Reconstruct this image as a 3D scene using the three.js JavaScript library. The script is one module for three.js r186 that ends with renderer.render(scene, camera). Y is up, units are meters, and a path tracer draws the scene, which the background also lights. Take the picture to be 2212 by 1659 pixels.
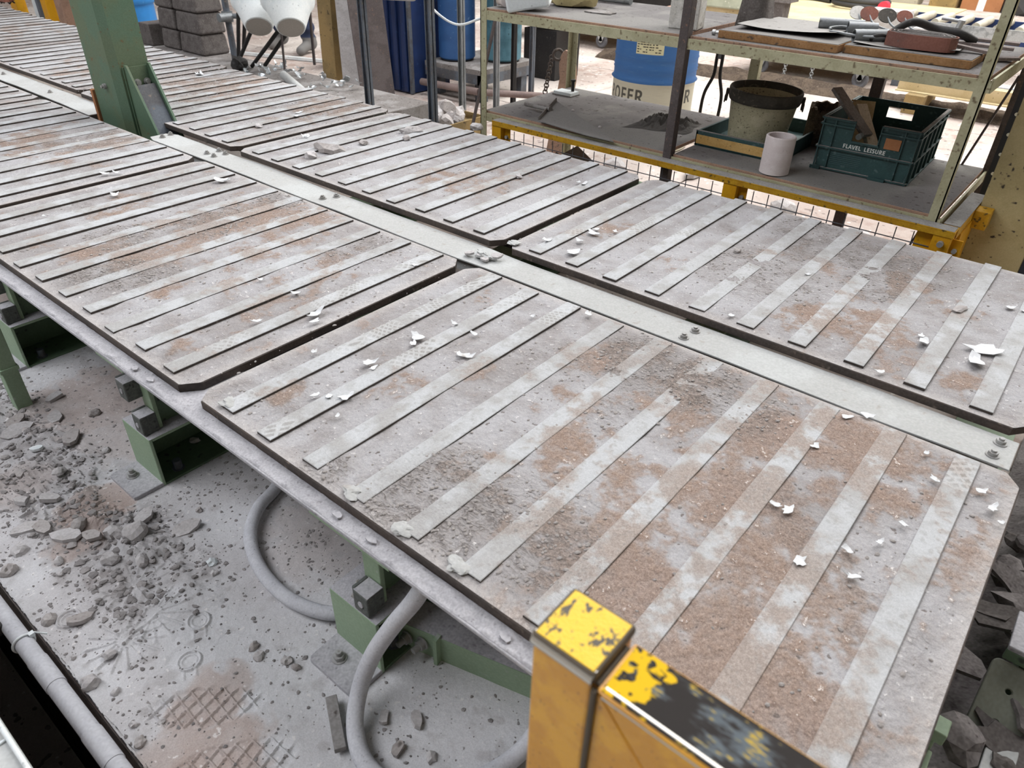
import * as THREE from 'three';
import { mergeGeometries } from 'three/addons/utils/BufferGeometryUtils.js';
import { RoundedBoxGeometry } from 'three/addons/geometries/RoundedBoxGeometry.js';
import { MarchingCubes } from 'three/addons/objects/MarchingCubes.js';
import { RectAreaLightUniformsLib } from 'three/addons/lights/RectAreaLightUniformsLib.js';
import { FontLoader } from 'three/addons/loaders/FontLoader.js';
import { TextGeometry } from 'three/addons/geometries/TextGeometry.js';

// ---------- camera, light, exposure ----------
const renderer = new THREE.WebGLRenderer({ antialias: true });
renderer.toneMapping = THREE.LinearToneMapping;
renderer.toneMappingExposure = 0.93;
renderer.shadowMap.enabled = true;
renderer.shadowMap.type = THREE.PCFSoftShadowMap;
const scene = new THREE.Scene();
scene.background = new THREE.Color(0x20242a);
const camera = new THREE.PerspectiveCamera(56.08, 4 / 3, 0.05, 60);
camera.position.set(0, 1.55, 0);
{
  const yaw = -0.6779, pitch = 0.5977, roll = 0.0259;
  const f = new THREE.Vector3(Math.sin(yaw) * Math.cos(pitch), -Math.sin(pitch), -Math.cos(yaw) * Math.cos(pitch));
  const r = new THREE.Vector3(Math.cos(yaw), 0, Math.sin(yaw)), u = new THREE.Vector3().crossVectors(r, f);
  const r2 = r.clone().multiplyScalar(Math.cos(roll)).addScaledVector(u, Math.sin(roll));
  const u2 = u.clone().multiplyScalar(Math.cos(roll)).addScaledVector(r, -Math.sin(roll));
  camera.quaternion.setFromRotationMatrix(new THREE.Matrix4().makeBasis(r2, u2, f.clone().negate()));
}
camera.focus = 2.4;
camera.userData.fStop = 6.5;
RectAreaLightUniformsLib.init();
// the hall's daylight: long translucent rooflight strips under the roof, the ones over the back aisle far brighter
const HALL = { x0: -19, x1: 7, z0: -24, z1: 8, h: 7 };
const ROOFLIGHTS = [ // x0,x1,z0,z1,radiance,colour
  [-6.2, 2.0, -6.6, -2.6, 2.3, [1.0, 1.0, 1.03]],
  [-11, -1.5, 1.2, 5.0, 3.1, [0.98, 1.0, 1.06]],
  [-7, 5, -12.5, -8.0, 4.4, [1.0, 0.995, 0.97]],
  [-9, 5, -19, -14.5, 2.6, [1.0, 0.99, 0.96]],
];

// ---------- helpers ----------
const V3 = (x, y, z) => new THREE.Vector3(x, y, z);
let seedState = 7;
const rnd = () => { seedState = (seedState * 1664525 + 1013904223) >>> 0; return seedState / 4294967296; };
const rr = (a, b) => a + (b - a) * rnd();
const NP = new Float32Array(65536); { let s = 12345; for (let i = 0; i < 65536; i++) { s = (s * 1664525 + 1013904223) >>> 0; NP[i] = s / 4294967296; } }
const hsh = (i, j) => NP[((i * 73) ^ (j * 19349)) & 65535 ^ ((j * 83 + i * 31) & 255)];
function noise(x, y) {
  const i = Math.floor(x), j = Math.floor(y); let u = x - i, v = y - j; u = u * u * (3 - 2 * u); v = v * v * (3 - 2 * v);
  const a = hsh(i, j), b = hsh(i + 1, j), c = hsh(i, j + 1), d = hsh(i + 1, j + 1);
  return a + (b - a) * u + (c - a) * v + (a - b - c + d) * u * v;
}
function fbm(x, y, o) { let s = 0, a = 0.5, t = 0; for (let k = 0; k < o; k++) { s += a * noise(x, y); t += a; a *= 0.5; const nx = x * 1.62 - y * 1.18 + 17.3; y = x * 1.18 + y * 1.62 + 5.1; x = nx; } return s / t; }
const ss = (a, b, x) => { let t = (x - a) / (b - a); t = t < 0 ? 0 : t > 1 ? 1 : t; return t * t * (3 - 2 * t); };
const mix = (a, b, t) => a + (b - a) * t;
const mix3 = (a, b, t) => [a[0] + (b[0] - a[0]) * t, a[1] + (b[1] - a[1]) * t, a[2] + (b[2] - a[2]) * t];
function dataTex(w, h, fn, srgb, repeat) {
  const d = new Uint8Array(w * h * 4);
  for (let j = 0; j < h; j++) for (let i = 0; i < w; i++) {
    const c = fn((i + 0.5) / w, (j + 0.5) / h, i, j), k = (j * w + i) * 4;
    if (typeof c === 'number') { d[k] = d[k + 1] = d[k + 2] = Math.max(0, Math.min(255, c * 255)); } else { d[k] = Math.max(0, Math.min(255, c[0])); d[k + 1] = Math.max(0, Math.min(255, c[1])); d[k + 2] = Math.max(0, Math.min(255, c[2])); }
    d[k + 3] = 255;
  }
  const t = new THREE.DataTexture(d, w, h, THREE.RGBAFormat); t.magFilter = THREE.LinearFilter; t.minFilter = THREE.LinearMipmapLinearFilter; t.generateMipmaps = true;
  if (srgb) t.colorSpace = THREE.SRGBColorSpace;
  t.wrapS = t.wrapT = repeat === false ? THREE.ClampToEdgeWrapping : THREE.RepeatWrapping; t.needsUpdate = true; return t;
}
// periodic fbm for tiling textures
function pn(x, y, p) { const i = Math.floor(x), j = Math.floor(y); let u = x - i, v = y - j; u = u * u * (3 - 2 * u); v = v * v * (3 - 2 * v); const m = (q) => ((q % p) + p) % p; const a = hsh(m(i), m(j)), b = hsh(m(i + 1), m(j)), c = hsh(m(i), m(j + 1)), d = hsh(m(i + 1), m(j + 1)); return a + (b - a) * u + (c - a) * v + (a - b - c + d) * u * v; }
function pfbm(u, v, f, o, off = 0) { let s = 0, a = 0.5, t = 0; for (let k = 0; k < o; k++) { s += a * pn(u * f + off, v * f + off, f); t += a; a *= 0.5; f *= 2; } return s / t; }
const rgb = (h) => [(h >> 16) & 255, (h >> 8) & 255, h & 255];
const GRAINB = dataTex(512, 512, (u, v) => 0.55 * pfbm(u, v, 48, 3) + 0.45 * pfbm(u, v, 8, 3), false);
// a painted or dusty surface: base colour with patches of a second colour and small spots of a third
function grimy(base, second, amount, spot, spotAmount, { f = 6, grain = 14, rough = 0.85, metal = 0, bump = 0.0006, size = 256, coat = 0 } = {}) {
  const A = rgb(base), B = rgb(second), S = rgb(spot ?? second);
  const t = dataTex(size, size, (u, v) => {
    const n = pfbm(u, v, f, 5), m = pfbm(u, v, f * 3, 3, 31), s = pfbm(u, v, Math.min(120, f * 9), 2, 77);
    let c = mix3(A, B, amount * ss(0.42, 0.62, n * 0.75 + m * 0.25));
    if (spotAmount) c = mix3(c, S, ss(0.90 - spotAmount * 0.25, 0.96 - spotAmount * 0.2, s * 0.8 + n * 0.2 + 0.1));
    const g = (rnd() - 0.5) * grain; return [c[0] + g, c[1] + g, c[2] + g];
  }, true);
  const o = { map: t, roughness: rough, metalness: metal, bumpMap: GRAINB, bumpScale: bump };
  if (rough >= 0.94) return new THREE.MeshPhysicalMaterial({ ...o, specularIntensity: 0.12 }); // dust and sand have no sheen
  return coat ? new THREE.MeshPhysicalMaterial({ ...o, clearcoat: coat, clearcoatRoughness: 0.25 }) : new THREE.MeshStandardMaterial(o);
}
const plain = (h, rough = 0.8, metal = 0) => new THREE.MeshStandardMaterial({ color: h, roughness: rough, metalness: metal });

const taken = new Map();
function numbered(n) { const k = taken.get(n) ?? 0; taken.set(n, k + 1); return k ? `${n}_${String(k).padStart(3, '0')}` : n; }
const base = new Map();
function thing(name, label, category, p = [0, 0, 0], group) {
  const o = new THREE.Group(); o.name = numbered(name); o.position.set(...p); o.userData = { label, category }; if (group) o.userData.group = group;
  scene.add(o); base.set(o, V3(...p)); return o;
}
// planar uv in metres, picked by the face's main direction
function uvm(g, sc = 1) {
  if (g.index) g = g.toNonIndexed();
  if (!g.attributes.normal) g.computeVertexNormals();
  const p = g.attributes.position, n = g.attributes.normal, uv = new Float32Array(p.count * 2);
  for (let i = 0; i < p.count; i += 3) {
    let ax = 0, ay = 0, az = 0; for (let k = 0; k < 3; k++) { ax += n.getX(i + k); ay += n.getY(i + k); az += n.getZ(i + k); }
    ax = Math.abs(ax); ay = Math.abs(ay); az = Math.abs(az);
    for (let k = 0; k < 3; k++) { const q = i + k, x = p.getX(q), y = p.getY(q), z = p.getZ(q); let a, b; if (ay >= ax && ay >= az) { a = x; b = z; } else if (ax >= az) { a = z; b = y; } else { a = x; b = y; } uv[q * 2] = a * sc; uv[q * 2 + 1] = b * sc; }
  }
  g.setAttribute('uv', new THREE.BufferAttribute(uv, 2)); return g;
}
function clean(g) { for (const k of Object.keys(g.attributes)) if (!['position', 'normal', 'uv', 'color'].includes(k)) g.deleteAttribute(k); return g; }
function merge(list) { const l = list.flat().map((g) => clean(g.index ? g.toNonIndexed() : g)); if (l.length === 1) return l[0]; const hasC = l.every((g) => g.attributes.color); if (!hasC) l.forEach((g) => g.deleteAttribute('color')); return mergeGeometries(l); }
// part(): geometry in world coordinates (moved into the thing's frame), or local with {local:true}
function part(parent, name, geos, mat, { local = false, sc = 1, keepUV = false, label, kind } = {}) {
  let g = merge(Array.isArray(geos) ? geos : [geos]);
  if (!keepUV) g = uvm(g, sc);
  let b = base.get(parent); if (!local && b) g.translate(-b.x, -b.y, -b.z);
  const m = new THREE.Mesh(g, mat); m.name = name; m.castShadow = m.receiveShadow = true;
  if (label) m.userData.label = label; if (kind) m.userData.kind = kind;
  parent.add(m); base.set(m, b ?? V3(0, 0, 0)); if (local) base.set(m, V3(0, 0, 0)); return m;
}
function single(name, label, category, geos, mat, opt = {}) {  // a thing of one mesh, world coordinates
  let g = merge(Array.isArray(geos) ? geos : [geos]); if (!opt.keepUV) g = uvm(g, opt.sc ?? 1);
  const m = new THREE.Mesh(g, mat); m.name = numbered(name); m.castShadow = m.receiveShadow = true; m.userData = { label, category };
  if (opt.group) m.userData.group = opt.group; if (opt.kind) m.userData.kind = opt.kind;
  if (opt.at) { g.translate(-opt.at[0], -opt.at[1], -opt.at[2]); m.position.set(...opt.at); }
  scene.add(m); return m;
}
function struct(name, geos, mat, opt = {}) { const m = single(name, opt.label ?? name, opt.category ?? 'structure', geos, mat, opt); m.userData = { kind: 'structure' }; if (opt.label) m.userData.label = opt.label; return m; }
const tf = (g, p, r = [0, 0, 0]) => { if (r[0]) g.rotateX(r[0]); if (r[1]) g.rotateY(r[1]); if (r[2]) g.rotateZ(r[2]); g.translate(...p); return g; };
const box = (w, h, d, p = [0, 0, 0], r) => tf(new THREE.BoxGeometry(w, h, d), p, r);
const bx = (x0, x1, y0, y1, z0, z1) => box(Math.abs(x1 - x0), Math.abs(y1 - y0), Math.abs(z1 - z0), [(x0 + x1) / 2, (y0 + y1) / 2, (z0 + z1) / 2]);
const rbox = (w, h, d, rad, p = [0, 0, 0], r, seg = 2) => tf(new RoundedBoxGeometry(w, h, d, seg, rad), p, r);
const rbx = (x0, x1, y0, y1, z0, z1, rad = 0.003, seg = 2) => rbox(Math.abs(x1 - x0), Math.abs(y1 - y0), Math.abs(z1 - z0), rad, [(x0 + x1) / 2, (y0 + y1) / 2, (z0 + z1) / 2], undefined, seg);
const cyl = (r1, r2, h, p = [0, 0, 0], r, n = 20, open = false) => tf(new THREE.CylinderGeometry(r1, r2, h, n, 1, open), p, r);
const orient = (g, a, b) => { const d = V3(...b).sub(V3(...a)); const q = new THREE.Quaternion().setFromUnitVectors(V3(0, 1, 0), d.clone().normalize()); g.applyQuaternion(q); g.translate((a[0] + b[0]) / 2, (a[1] + b[1]) / 2, (a[2] + b[2]) / 2); return g; };
const len = (a, b) => Math.hypot(a[0] - b[0], a[1] - b[1], a[2] - b[2]);
const rod = (a, b, r, n = 12, r2) => orient(new THREE.CylinderGeometry(r2 ?? r, r, len(a, b), n), a, b);
// straight bar of rectangular section between two points; w horizontal, h the other way
function bar(a, b, w, h, rad = 0) {
  const L = len(a, b), g = rad ? new RoundedBoxGeometry(w, h, L, 2, rad) : new THREE.BoxGeometry(w, h, L);
  const z = V3(...b).sub(V3(...a)).normalize(); let up = Math.abs(z.y) > 0.98 ? V3(0, 0, -1) : V3(0, 1, 0); const x = new THREE.Vector3().crossVectors(up, z).normalize(), y = new THREE.Vector3().crossVectors(z, x);
  g.applyMatrix4(new THREE.Matrix4().makeBasis(x, y, z)); g.translate((a[0] + b[0]) / 2, (a[1] + b[1]) / 2, (a[2] + b[2]) / 2); return g;
}
const tube = (pts, r, seg = 60, n = 12) => new THREE.TubeGeometry(new THREE.CatmullRomCurve3(pts.map((p) => V3(...p))), seg, r, n, false);
const lathe = (prof, n = 40) => new THREE.LatheGeometry(prof.map((p) => new THREE.Vector2(p[0], p[1])), n);
function prism(pts, y0, y1, bevel = 0) { // polygon in x,z extruded upwards
  const s = new THREE.Shape(pts.map((p) => new THREE.Vector2(p[0], -p[1])));
  const g = new THREE.ExtrudeGeometry(s, { depth: y1 - y0 - 2 * bevel, bevelEnabled: bevel > 0, bevelSize: bevel, bevelThickness: bevel, bevelSegments: 1, bevelOffset: -bevel, curveSegments: 6 });
  g.rotateX(-Math.PI / 2); g.translate(0, y0 + bevel, 0); return g;
}
function hexBolt(p, r = 0.012, h = 0.009, stud = 0.008, washer = true) { // standing on p, axis up
  const l = [cyl(r, r, h, [p[0], p[1] + 0.0025 + h / 2, p[2]], [0, rnd() * 2, 0], 6)];
  if (washer) l.push(cyl(r * 1.35, r * 1.35, 0.0025, [p[0], p[1] + 0.00125, p[2]], undefined, 18));
  if (stud) l.push(cyl(r * 0.55, r * 0.55, stud, [p[0], p[1] + 0.0025 + h + stud / 2, p[2]], undefined, 12));
  return l;
}
function lumpGeo(seed, sx, sy, sz, detail = 1, amp = 0.35, flat = false) {
  const g = new THREE.IcosahedronGeometry(1, detail), p = g.attributes.position;
  for (let i = 0; i < p.count; i++) {
    const x = p.getX(i), y = p.getY(i), z = p.getZ(i); const k = 1 - amp + 2 * amp * noise(x * 1.9 + seed * 7.1 + y * 1.3, z * 1.9 + seed * 3.7 - y * 1.1) + (amp * 0.6) * (noise(x * 4.3 + seed, z * 4.3 + y * 3.9 + seed) - 0.5);
    p.setXYZ(i, x * k * sx, Math.max(y * k, -0.35) * sy, z * k * sz);
  }
  if (flat) { const q = g.toNonIndexed ? g : g; q.computeVertexNormals(); return q; }
  g.computeVertexNormals(); return g;
}
function flakeGeo(seed, r, t, curl = 0, n = 9, rough = 0.45) { // irregular thin flake: top and bottom surfaces with a real edge, curled
  const ring = [], P = [], put = (a, b, c) => P.push(...a, ...b, ...c);
  const hgt = (x, z) => curl * 0.22 * (x * x * 0.9 / r + 0.35 * z * noise(x / r * 2 + seed, z / r * 2)) ;
  for (let i = 0; i < n; i++) { const a = i / n * Math.PI * 2, k = r * (1 - rough + 2 * rough * noise(i * 1.7 + seed * 13.1, seed * 5.3)); ring.push([Math.cos(a) * k * 1.25, Math.sin(a) * k * 0.75]); }
  const lvl = (s, y) => ring.map(([x, z]) => [x * s, y + Math.max(0, hgt(x * s, z * s)), z * s]);
  const to = lvl(1, t), ti = lvl(0.55, t), bo = lvl(1, 0), bi = lvl(0.55, 0), tc = [0, t, 0], bc = [0, 0, 0];
  for (let i = 0; i < n; i++) { const j = (i + 1) % n; put(tc, ti[j], ti[i]); put(ti[i], ti[j], to[j]); put(ti[i], to[j], to[i]); put(bc, bi[i], bi[j]); put(bi[i], bo[j], bi[j]); put(bi[i], bo[i], bo[j]); put(to[i], to[j], bo[j]); put(to[i], bo[j], bo[i]); }
  const g = new THREE.BufferGeometry(); g.setAttribute('position', new THREE.Float32BufferAttribute(P, 3)); g.computeVertexNormals(); g.setAttribute('uv', new THREE.Float32BufferAttribute(new Float32Array(P.length / 3 * 2), 2)); return g;
}

// ---------- materials ----------
const M = {
  wall: grimy(0xb9b8b2, 0x9a978f, 0.6, 0x777570, 0.2, { f: 3 }),
  roof: grimy(0x9aa0a2, 0x83898b, 0.5, 0x6f7376, 0.1, { f: 3 }),
  glow: new THREE.MeshStandardMaterial({ color: 0xf2f4f2, roughness: 0.6, emissive: 0xffffff, emissiveIntensity: 1 }),
  green: grimy(0x96ac90, 0x8aa085, 0.6, 0xacb5ab, 0.3, { f: 5, grain: 12, rough: 0.6 }),
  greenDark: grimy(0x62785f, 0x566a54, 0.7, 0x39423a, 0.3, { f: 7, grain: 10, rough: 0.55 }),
  colGreen: grimy(0x566f5a, 0x606c52, 0.7, 0x6b5436, 0.12, { f: 8, grain: 10, rough: 0.55 }),
  dust: grimy(0xb4b3b7, 0xa6a5a9, 0.7, 0x8d8b8e, 0.35, { f: 14, grain: 26, rough: 1, bump: 0.003 }),
  dustPale: grimy(0xbcbebd, 0xb0b0ae, 0.6, 0xaaa6a2, 0.1, { f: 6, grain: 14, rough: 1, bump: 0.0008 }),
  dustDark: grimy(0x8f8c8a, 0x77726f, 0.8, 0x57524f, 0.35, { f: 9, grain: 22, rough: 1, bump: 0.0015 }),
  darkSteel: grimy(0x4c423c, 0x3a3431, 0.7, 0x6d6259, 0.35, { f: 9, grain: 16, rough: 0.75 }),
  blueSteel: grimy(0x5f6670, 0x4c4a4b, 0.7, 0x7c6f66, 0.3, { f: 9, grain: 14, rough: 0.6 }),
  bolt: grimy(0xa5a5a4, 0x8b8884, 0.6, 0x6e675f, 0.2, { f: 20, grain: 14, rough: 0.6, metal: 0.15 }),
  clamp: grimy(0x5b5f5c, 0x6c6d6b, 0.7, 0x3a3b39, 0.4, { f: 20, grain: 20, rough: 0.9 }),
  yellow: grimy(0xdda413, 0xd39410, 0.7, 0xa46f12, 0.06, { f: 9, grain: 8, rough: 0.5, bump: 0.0003 }),
  yellowWorn: grimy(0xc99a1c, 0xb5830f, 0.7, 0x3f3524, 0.45, { f: 14, grain: 14, rough: 0.6 }),
  cream: grimy(0xb0ad8f, 0x9e9a7c, 0.7, 0x6b5f48, 0.35, { f: 10, grain: 12, rough: 0.6 }),
  creamCol: grimy(0xb9ab80, 0xab9c70, 0.7, 0x2b2521, 0.22, { f: 7, grain: 10, rough: 0.55 }),
  rustPost: grimy(0x595150, 0x494140, 0.7, 0x7d6152, 0.25, { f: 12, grain: 14, rough: 0.75 }),
  ply: grimy(0xa58672, 0x8f7464, 0.7, 0x6d5c52, 0.3, { f: 10, grain: 18, rough: 0.9 }),
  shelfDust: grimy(0x84827f, 0x737070, 0.8, 0x595552, 0.28, { f: 6, grain: 16, rough: 1, bump: 0.0012, size: 512 }),
  wood: grimy(0xa98758, 0x8a6a41, 0.8, 0x59472f, 0.25, { f: 5, grain: 16, rough: 0.85 }),
  woodOld: grimy(0x9a8256, 0x83714d, 0.8, 0x5a4c38, 0.35, { f: 4, grain: 14, rough: 0.9 }),
  navy: grimy(0x1f3768, 0x1a2c54, 0.7, 0x2c4674, 0.2, { f: 4, grain: 6, rough: 0.45 }),
  blue: grimy(0x335d92, 0x2a4f80, 0.6, 0x5f7ea6, 0.2, { f: 5, grain: 8, rough: 0.5 }),
  teal: grimy(0x517c8b, 0x365c6a, 0.8, 0x23414d, 0.3, { f: 5, grain: 8, rough: 0.5 }),
  barrelBlue: grimy(0x2f86cf, 0x2a79bf, 0.5, 0x6aa6d8, 0.1, { f: 4, grain: 6, rough: 0.4 }),
  white: grimy(0xe6eaea, 0xd3dbde, 0.7, 0x9aa0a0, 0.15, { f: 8, grain: 10, rough: 0.85 }),
  paper: grimy(0xdcdee0, 0xcbcdcf, 0.6, 0xb9b5b0, 0.1, { f: 10, grain: 8, rough: 0.7, bump: 0.0003 }),
  black: grimy(0x2a2827, 0x211f1f, 0.6, 0x4a4441, 0.2, { f: 10, grain: 10, rough: 0.7 }),
  galv: grimy(0x8b8f92, 0x777b7d, 0.7, 0x5d5f5f, 0.2, { f: 12, grain: 10, rough: 0.5, metal: 0.35 }),
  zinc: grimy(0xc4c6c6, 0xaeb0b0, 0.6, 0x8b8b89, 0.2, { f: 12, grain: 10, rough: 0.35, metal: 0.5 }),
  block: grimy(0x6c6765, 0x5b5654, 0.7, 0x86807c, 0.25, { f: 24, grain: 22, rough: 1, bump: 0.002 }),
  rubber: plain(0x3a3a3c, 0.7),
  soil: grimy(0x85807f, 0x6e6968, 0.8, 0x575252, 0.4, { f: 12, grain: 26, rough: 1, bump: 0.004 }),
  rubble: grimy(0xc2bfbf, 0xb4b0af, 0.8, 0x9a9594, 0.2, { f: 14, grain: 22, rough: 1, bump: 0.002 }),
  rockDark: grimy(0xb0aba9, 0xa19b98, 0.8, 0x736d6a, 0.3, { f: 14, grain: 20, rough: 1, bump: 0.002 }),
  fibre: grimy(0x5a4f45, 0x463d36, 0.8, 0x7d7264, 0.3, { f: 16, grain: 26, rough: 1, bump: 0.003 }),
  crate: grimy(0x2c4a4a, 0x263f40, 0.7, 0x54696a, 0.3, { f: 9, grain: 8, rough: 0.6 }),
  pinkwhite: grimy(0xd9d0cf, 0xcfc3c2, 0.6, 0xb7aaa8, 0.1, { f: 12, grain: 8, rough: 0.9 }),
  hose: grimy(0xc9cacf, 0xbdbec4, 0.6, 0xa6a6ac, 0.15, { f: 18, grain: 16, rough: 1 }),
  card: grimy(0xa9744e, 0x9c6a46, 0.5, 0x8a5c3c, 0.1, { f: 5, grain: 8, rough: 0.9 }),
  rust: grimy(0x7d4c3e, 0x6a453b, 0.8, 0x93604c, 0.3, { f: 10, grain: 14, rough: 0.85 }),
  pipeBrown: grimy(0x84736e, 0x72635f, 0.7, 0x978984, 0.2, { f: 10, grain: 12 }),
  grit: grimy(0xb3aeab, 0xa59f9b, 0.8, 0x8d8783, 0.3, { f: 14, grain: 20, rough: 1 }),
  jeans: grimy(0x27324e, 0x1f2942, 0.8, 0x3b4763, 0.2, { f: 10, grain: 10, rough: 0.95 }),
  foil: grimy(0xc9cdd0, 0x9da2a5, 0.9, 0xe8ecee, 0.4, { f: 18, grain: 20, rough: 0.35, metal: 0.6 }),
};

// ---------- the hall ----------
const DECK = 0.55;
{
  const { x0, x1, z0, z1, h } = HALL, T = 0.25;
  const floorTex = dataTex(1024, 1024, (u, v) => {
    const n = pfbm(u, v, 5, 5), m = pfbm(u, v, 40, 3, 9), k = pfbm(u, v, 90, 2, 40); let c = mix3([205, 196, 189], [178, 165, 158], ss(0.35, 0.68, n));
    c = mix3(c, [150, 128, 118], 0.5 * ss(0.6, 0.75, m * 0.6 + n * 0.4)); if (k > 0.8) c = mix3(c, [120, 112, 108], 0.7); if (k < 0.17) c = mix3(c, [235, 232, 228], 0.8);
    const g = (rnd() - 0.5) * 16; return [c[0] + g, c[1] + g, c[2] + g];
  }, true);
  M.floor = new THREE.MeshPhysicalMaterial({ specularIntensity: .15, map: floorTex, roughness: 0.95, bumpMap: GRAINB, bumpScale: 0.0015 });
  const fl = struct('floor', [bx(x0, x1, -2.1, -0.012, z0, -0.14), bx(x0, x1, -2.1, -0.012, 0.04, z1), bx(x0, x1, -2.1, -1.8, -0.14, 0.04)], M.floor, { sc: 0.3, label: 'dusty concrete hall floor' });
  let b = 0; // big floor slabs with open joints
  for (let ix = 0; ix < 10; ix++) for (let iz = 0; iz < 8; iz++) {
    const sx = x0 + 5.5 + ix * 1.9, sz = -3.3 - iz * 1.9; if (sz - 1.9 < z0) continue;
    const g = rbx(sx + 0.006, sx + 1.894, -0.1, 0, sz - 1.894, sz - 0.006, 0.004, 1);
    part(fl, numbered('slab'), g, M.floor, { sc: 0.3 });
  }
  struct('floor', [bx(x0, x0 + 5.494, -0.1, 0, z0, -0.14), bx(x0 + 24.5, x1, -0.1, 0, z0, -0.14), bx(x0 + 5.5, x0 + 24.5, -0.1, 0, -3.29, -1.3), bx(x0 + 5.5, -3.35, -0.1, 0, -1.3, -0.14), bx(0.45, x0 + 24.5, -0.1, 0, -1.3, -0.14), bx(x0 + 5.5, x0 + 24.5, -0.1, 0, z0, -3.3 - 8 * 1.9 - 0.006), bx(x0, x1, -0.012, 0, 0.04, z1)], M.floor, { sc: 0.3, label: 'dusty concrete floor under the decks' });
  struct('wall_left', bx(x0 - T, x0, -2.1, h + T, z0 - T, z1 + T), M.wall); struct('wall_right', bx(x1, x1 + T, -2.1, h + T, z0 - T, z1 + T), M.wall);
  struct('wall_back', bx(x0, x1, -2.1, h + T, z0 - T, z0), M.wall); struct('wall_front', bx(x0, x1, -2.1, h + T, z1, z1 + T), M.wall);
  struct('ceiling', bx(x0, x1, h, h + T, z0, z1), M.roof);
  for (const [a, bb, c, d, rad, col] of ROOFLIGHTS) {
    const t = thing('rooflight', 'long translucent rooflight strip letting in daylight ' + (c > 0 ? 'above the walkway' : c > -7 ? 'above the bench and decks' : c > -13 ? 'above the middle aisle' : 'above the far aisle'), 'rooflight', [(a + bb) / 2, h - 0.06, (c + d) / 2]);
    const gm = M.glow.clone(); gm.emissive.setRGB(...col); gm.emissiveIntensity = rad;
    part(t, 'panel', bx(a, bb, h - 0.05, h - 0.02, c, d), gm);
    part(t, 'frame', [bx(a - 0.08, bb + 0.08, h - 0.08, h, c - 0.08, c), bx(a - 0.08, bb + 0.08, h - 0.08, h, d, d + 0.08), bx(a - 0.08, a, h - 0.08, h, c, d), bx(bb, bb + 0.08, h - 0.08, h, c, d)], M.galv);
    const L = new THREE.RectAreaLight(new THREE.Color().setRGB(...col), rad, bb - a, d - c); L.position.set(0, -0.02, 0); L.rotation.x = -Math.PI / 2; L.name = 'daylight'; t.add(L);
  }
}

// ---------- ribbed steel deck plates ----------
// sand patches: [x, z, radius, strength]
const BROWN = [[-0.668, -1.053, .11, 1], [-0.6, -0.879, .1, .9], [-0.352, -1.131, .12, .9], [-0.364, -1.363, .1, .8], [-0.192, -1.469, .12, .9], [-0.556, -1.048, .08, .7], [-0.81, -0.847, .09, .8], [-1.299, -0.757, .07, 1], [-0.689, -0.856, .08, .6], [-0.825, -1.312, .13, .45], [-0.568, -1.35, .1, .7], [-0.392, -0.794, .12, .9], [-0.204, -0.827, .14, .9], [-1.096, -0.988, .13, .5], [-1.248, -1.439, .07, .6], [-0.931, -0.721, .1, .45], [-0.078, -0.998, .13, .7], [0.069, -1.264, .09, .55], [-0.061, -1.348, .07, .55], [-0.096, -0.838, .13, .8], [-.47, -.94, .16, .7], [-.2, -1.0, .12, .8], [-.75, -1.15, .14, .6],
  [-2.45, -0.838, .1, 1], [-2.277, -0.897, .11, .9], [-2.248, -1.074, .16, .8], [-2.328, -1.341, .22, .9], [-1.786, -1.25, .16, .8], [-1.993, -0.807, .08, .9], [-1.702, -0.714, .06, .7], [-1.817, -1.132, .14, .6], [-2.181, -1.477, .14, .8], [-2.721, -1.039, .16, .6], [-1.643, -1.476, .09, .5], [-1.914, -1.001, .12, .7], [-2.05, -1.2, .2, .7], [-2.5, -1.1, .2, .6], [-3.642, -1.178, .22, .8], [-3.922, -1.211, .3, .8], [-3.6, -1.45, .2, .6],
  [-0.503, -1.993, .11, 1], [-0.762, -2.279, .08, .8], [-0.582, -2.345, .07, .9], [-0.356, -2.368, .09, .9], [-0.346, -2.061, .14, .8], [-0.977, -2.034, .09, .7], [-1.277, -2.132, .09, .7], [-0.773, -1.991, .1, .5], [-0.068, -1.897, .06, .8], [-1.351, -2.006, .07, .5], [-.45, -2.2, .14, .6], [-.15, -2.35, .12, .35],
  [-2.1, -2.1, .3, .45], [-2.6, -2.3, .28, .35], [-3.4, -2.5, .35, .6], [-4.3, -2.4, .4, .7], [-5.4, -2.3, .5, .6], [-6.6, -2.5, .5, .7], [-7.4, -2.3, .4, .8]];
const ROUGH = [[-0.823, -0.686, .1, 1], [-0.706, -0.736, .1, 1], [-0.681, -0.775, .09, .9], [-0.741, -1.445, .11, 1], [-0.58, -1.444, .11, 1], [-1.018, -0.645, .06, .8], [-0.596, -0.814, .1, .6], [-0.506, -0.768, .09, .7], [-0.806, -0.773, .09, 1], [-0.418, -1.409, .08, .7], [-.66, -1.2, .07, .4], [-.9, -1.3, .1, .35],
  [-2.252, -0.781, .1, 1], [-2.149, -0.831, .1, .8], [-2.389, -1.547, .1, .8], [-2.397, -1.216, .14, .7], [-3.713, -1.414, .2, .9], [-3.653, -1.472, .15, .8], [-2.48, -.95, .12, .7], [-1.8, -1.42, .12, .5],
  [-0.49, -2.527, .13, .9], [-0.736, -2.63, .12, .9], [-0.789, -2.157, .14, .8], [-0.4, -2.328, .12, .8], [-0.34, -2.518, .12, .8], [-0.621, -2.129, .12, .7], [-.65, -2.45, .12, .6], [-3.4, -2.6, .3, .4], [-4.6, -2.3, .5, .5]];
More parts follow.
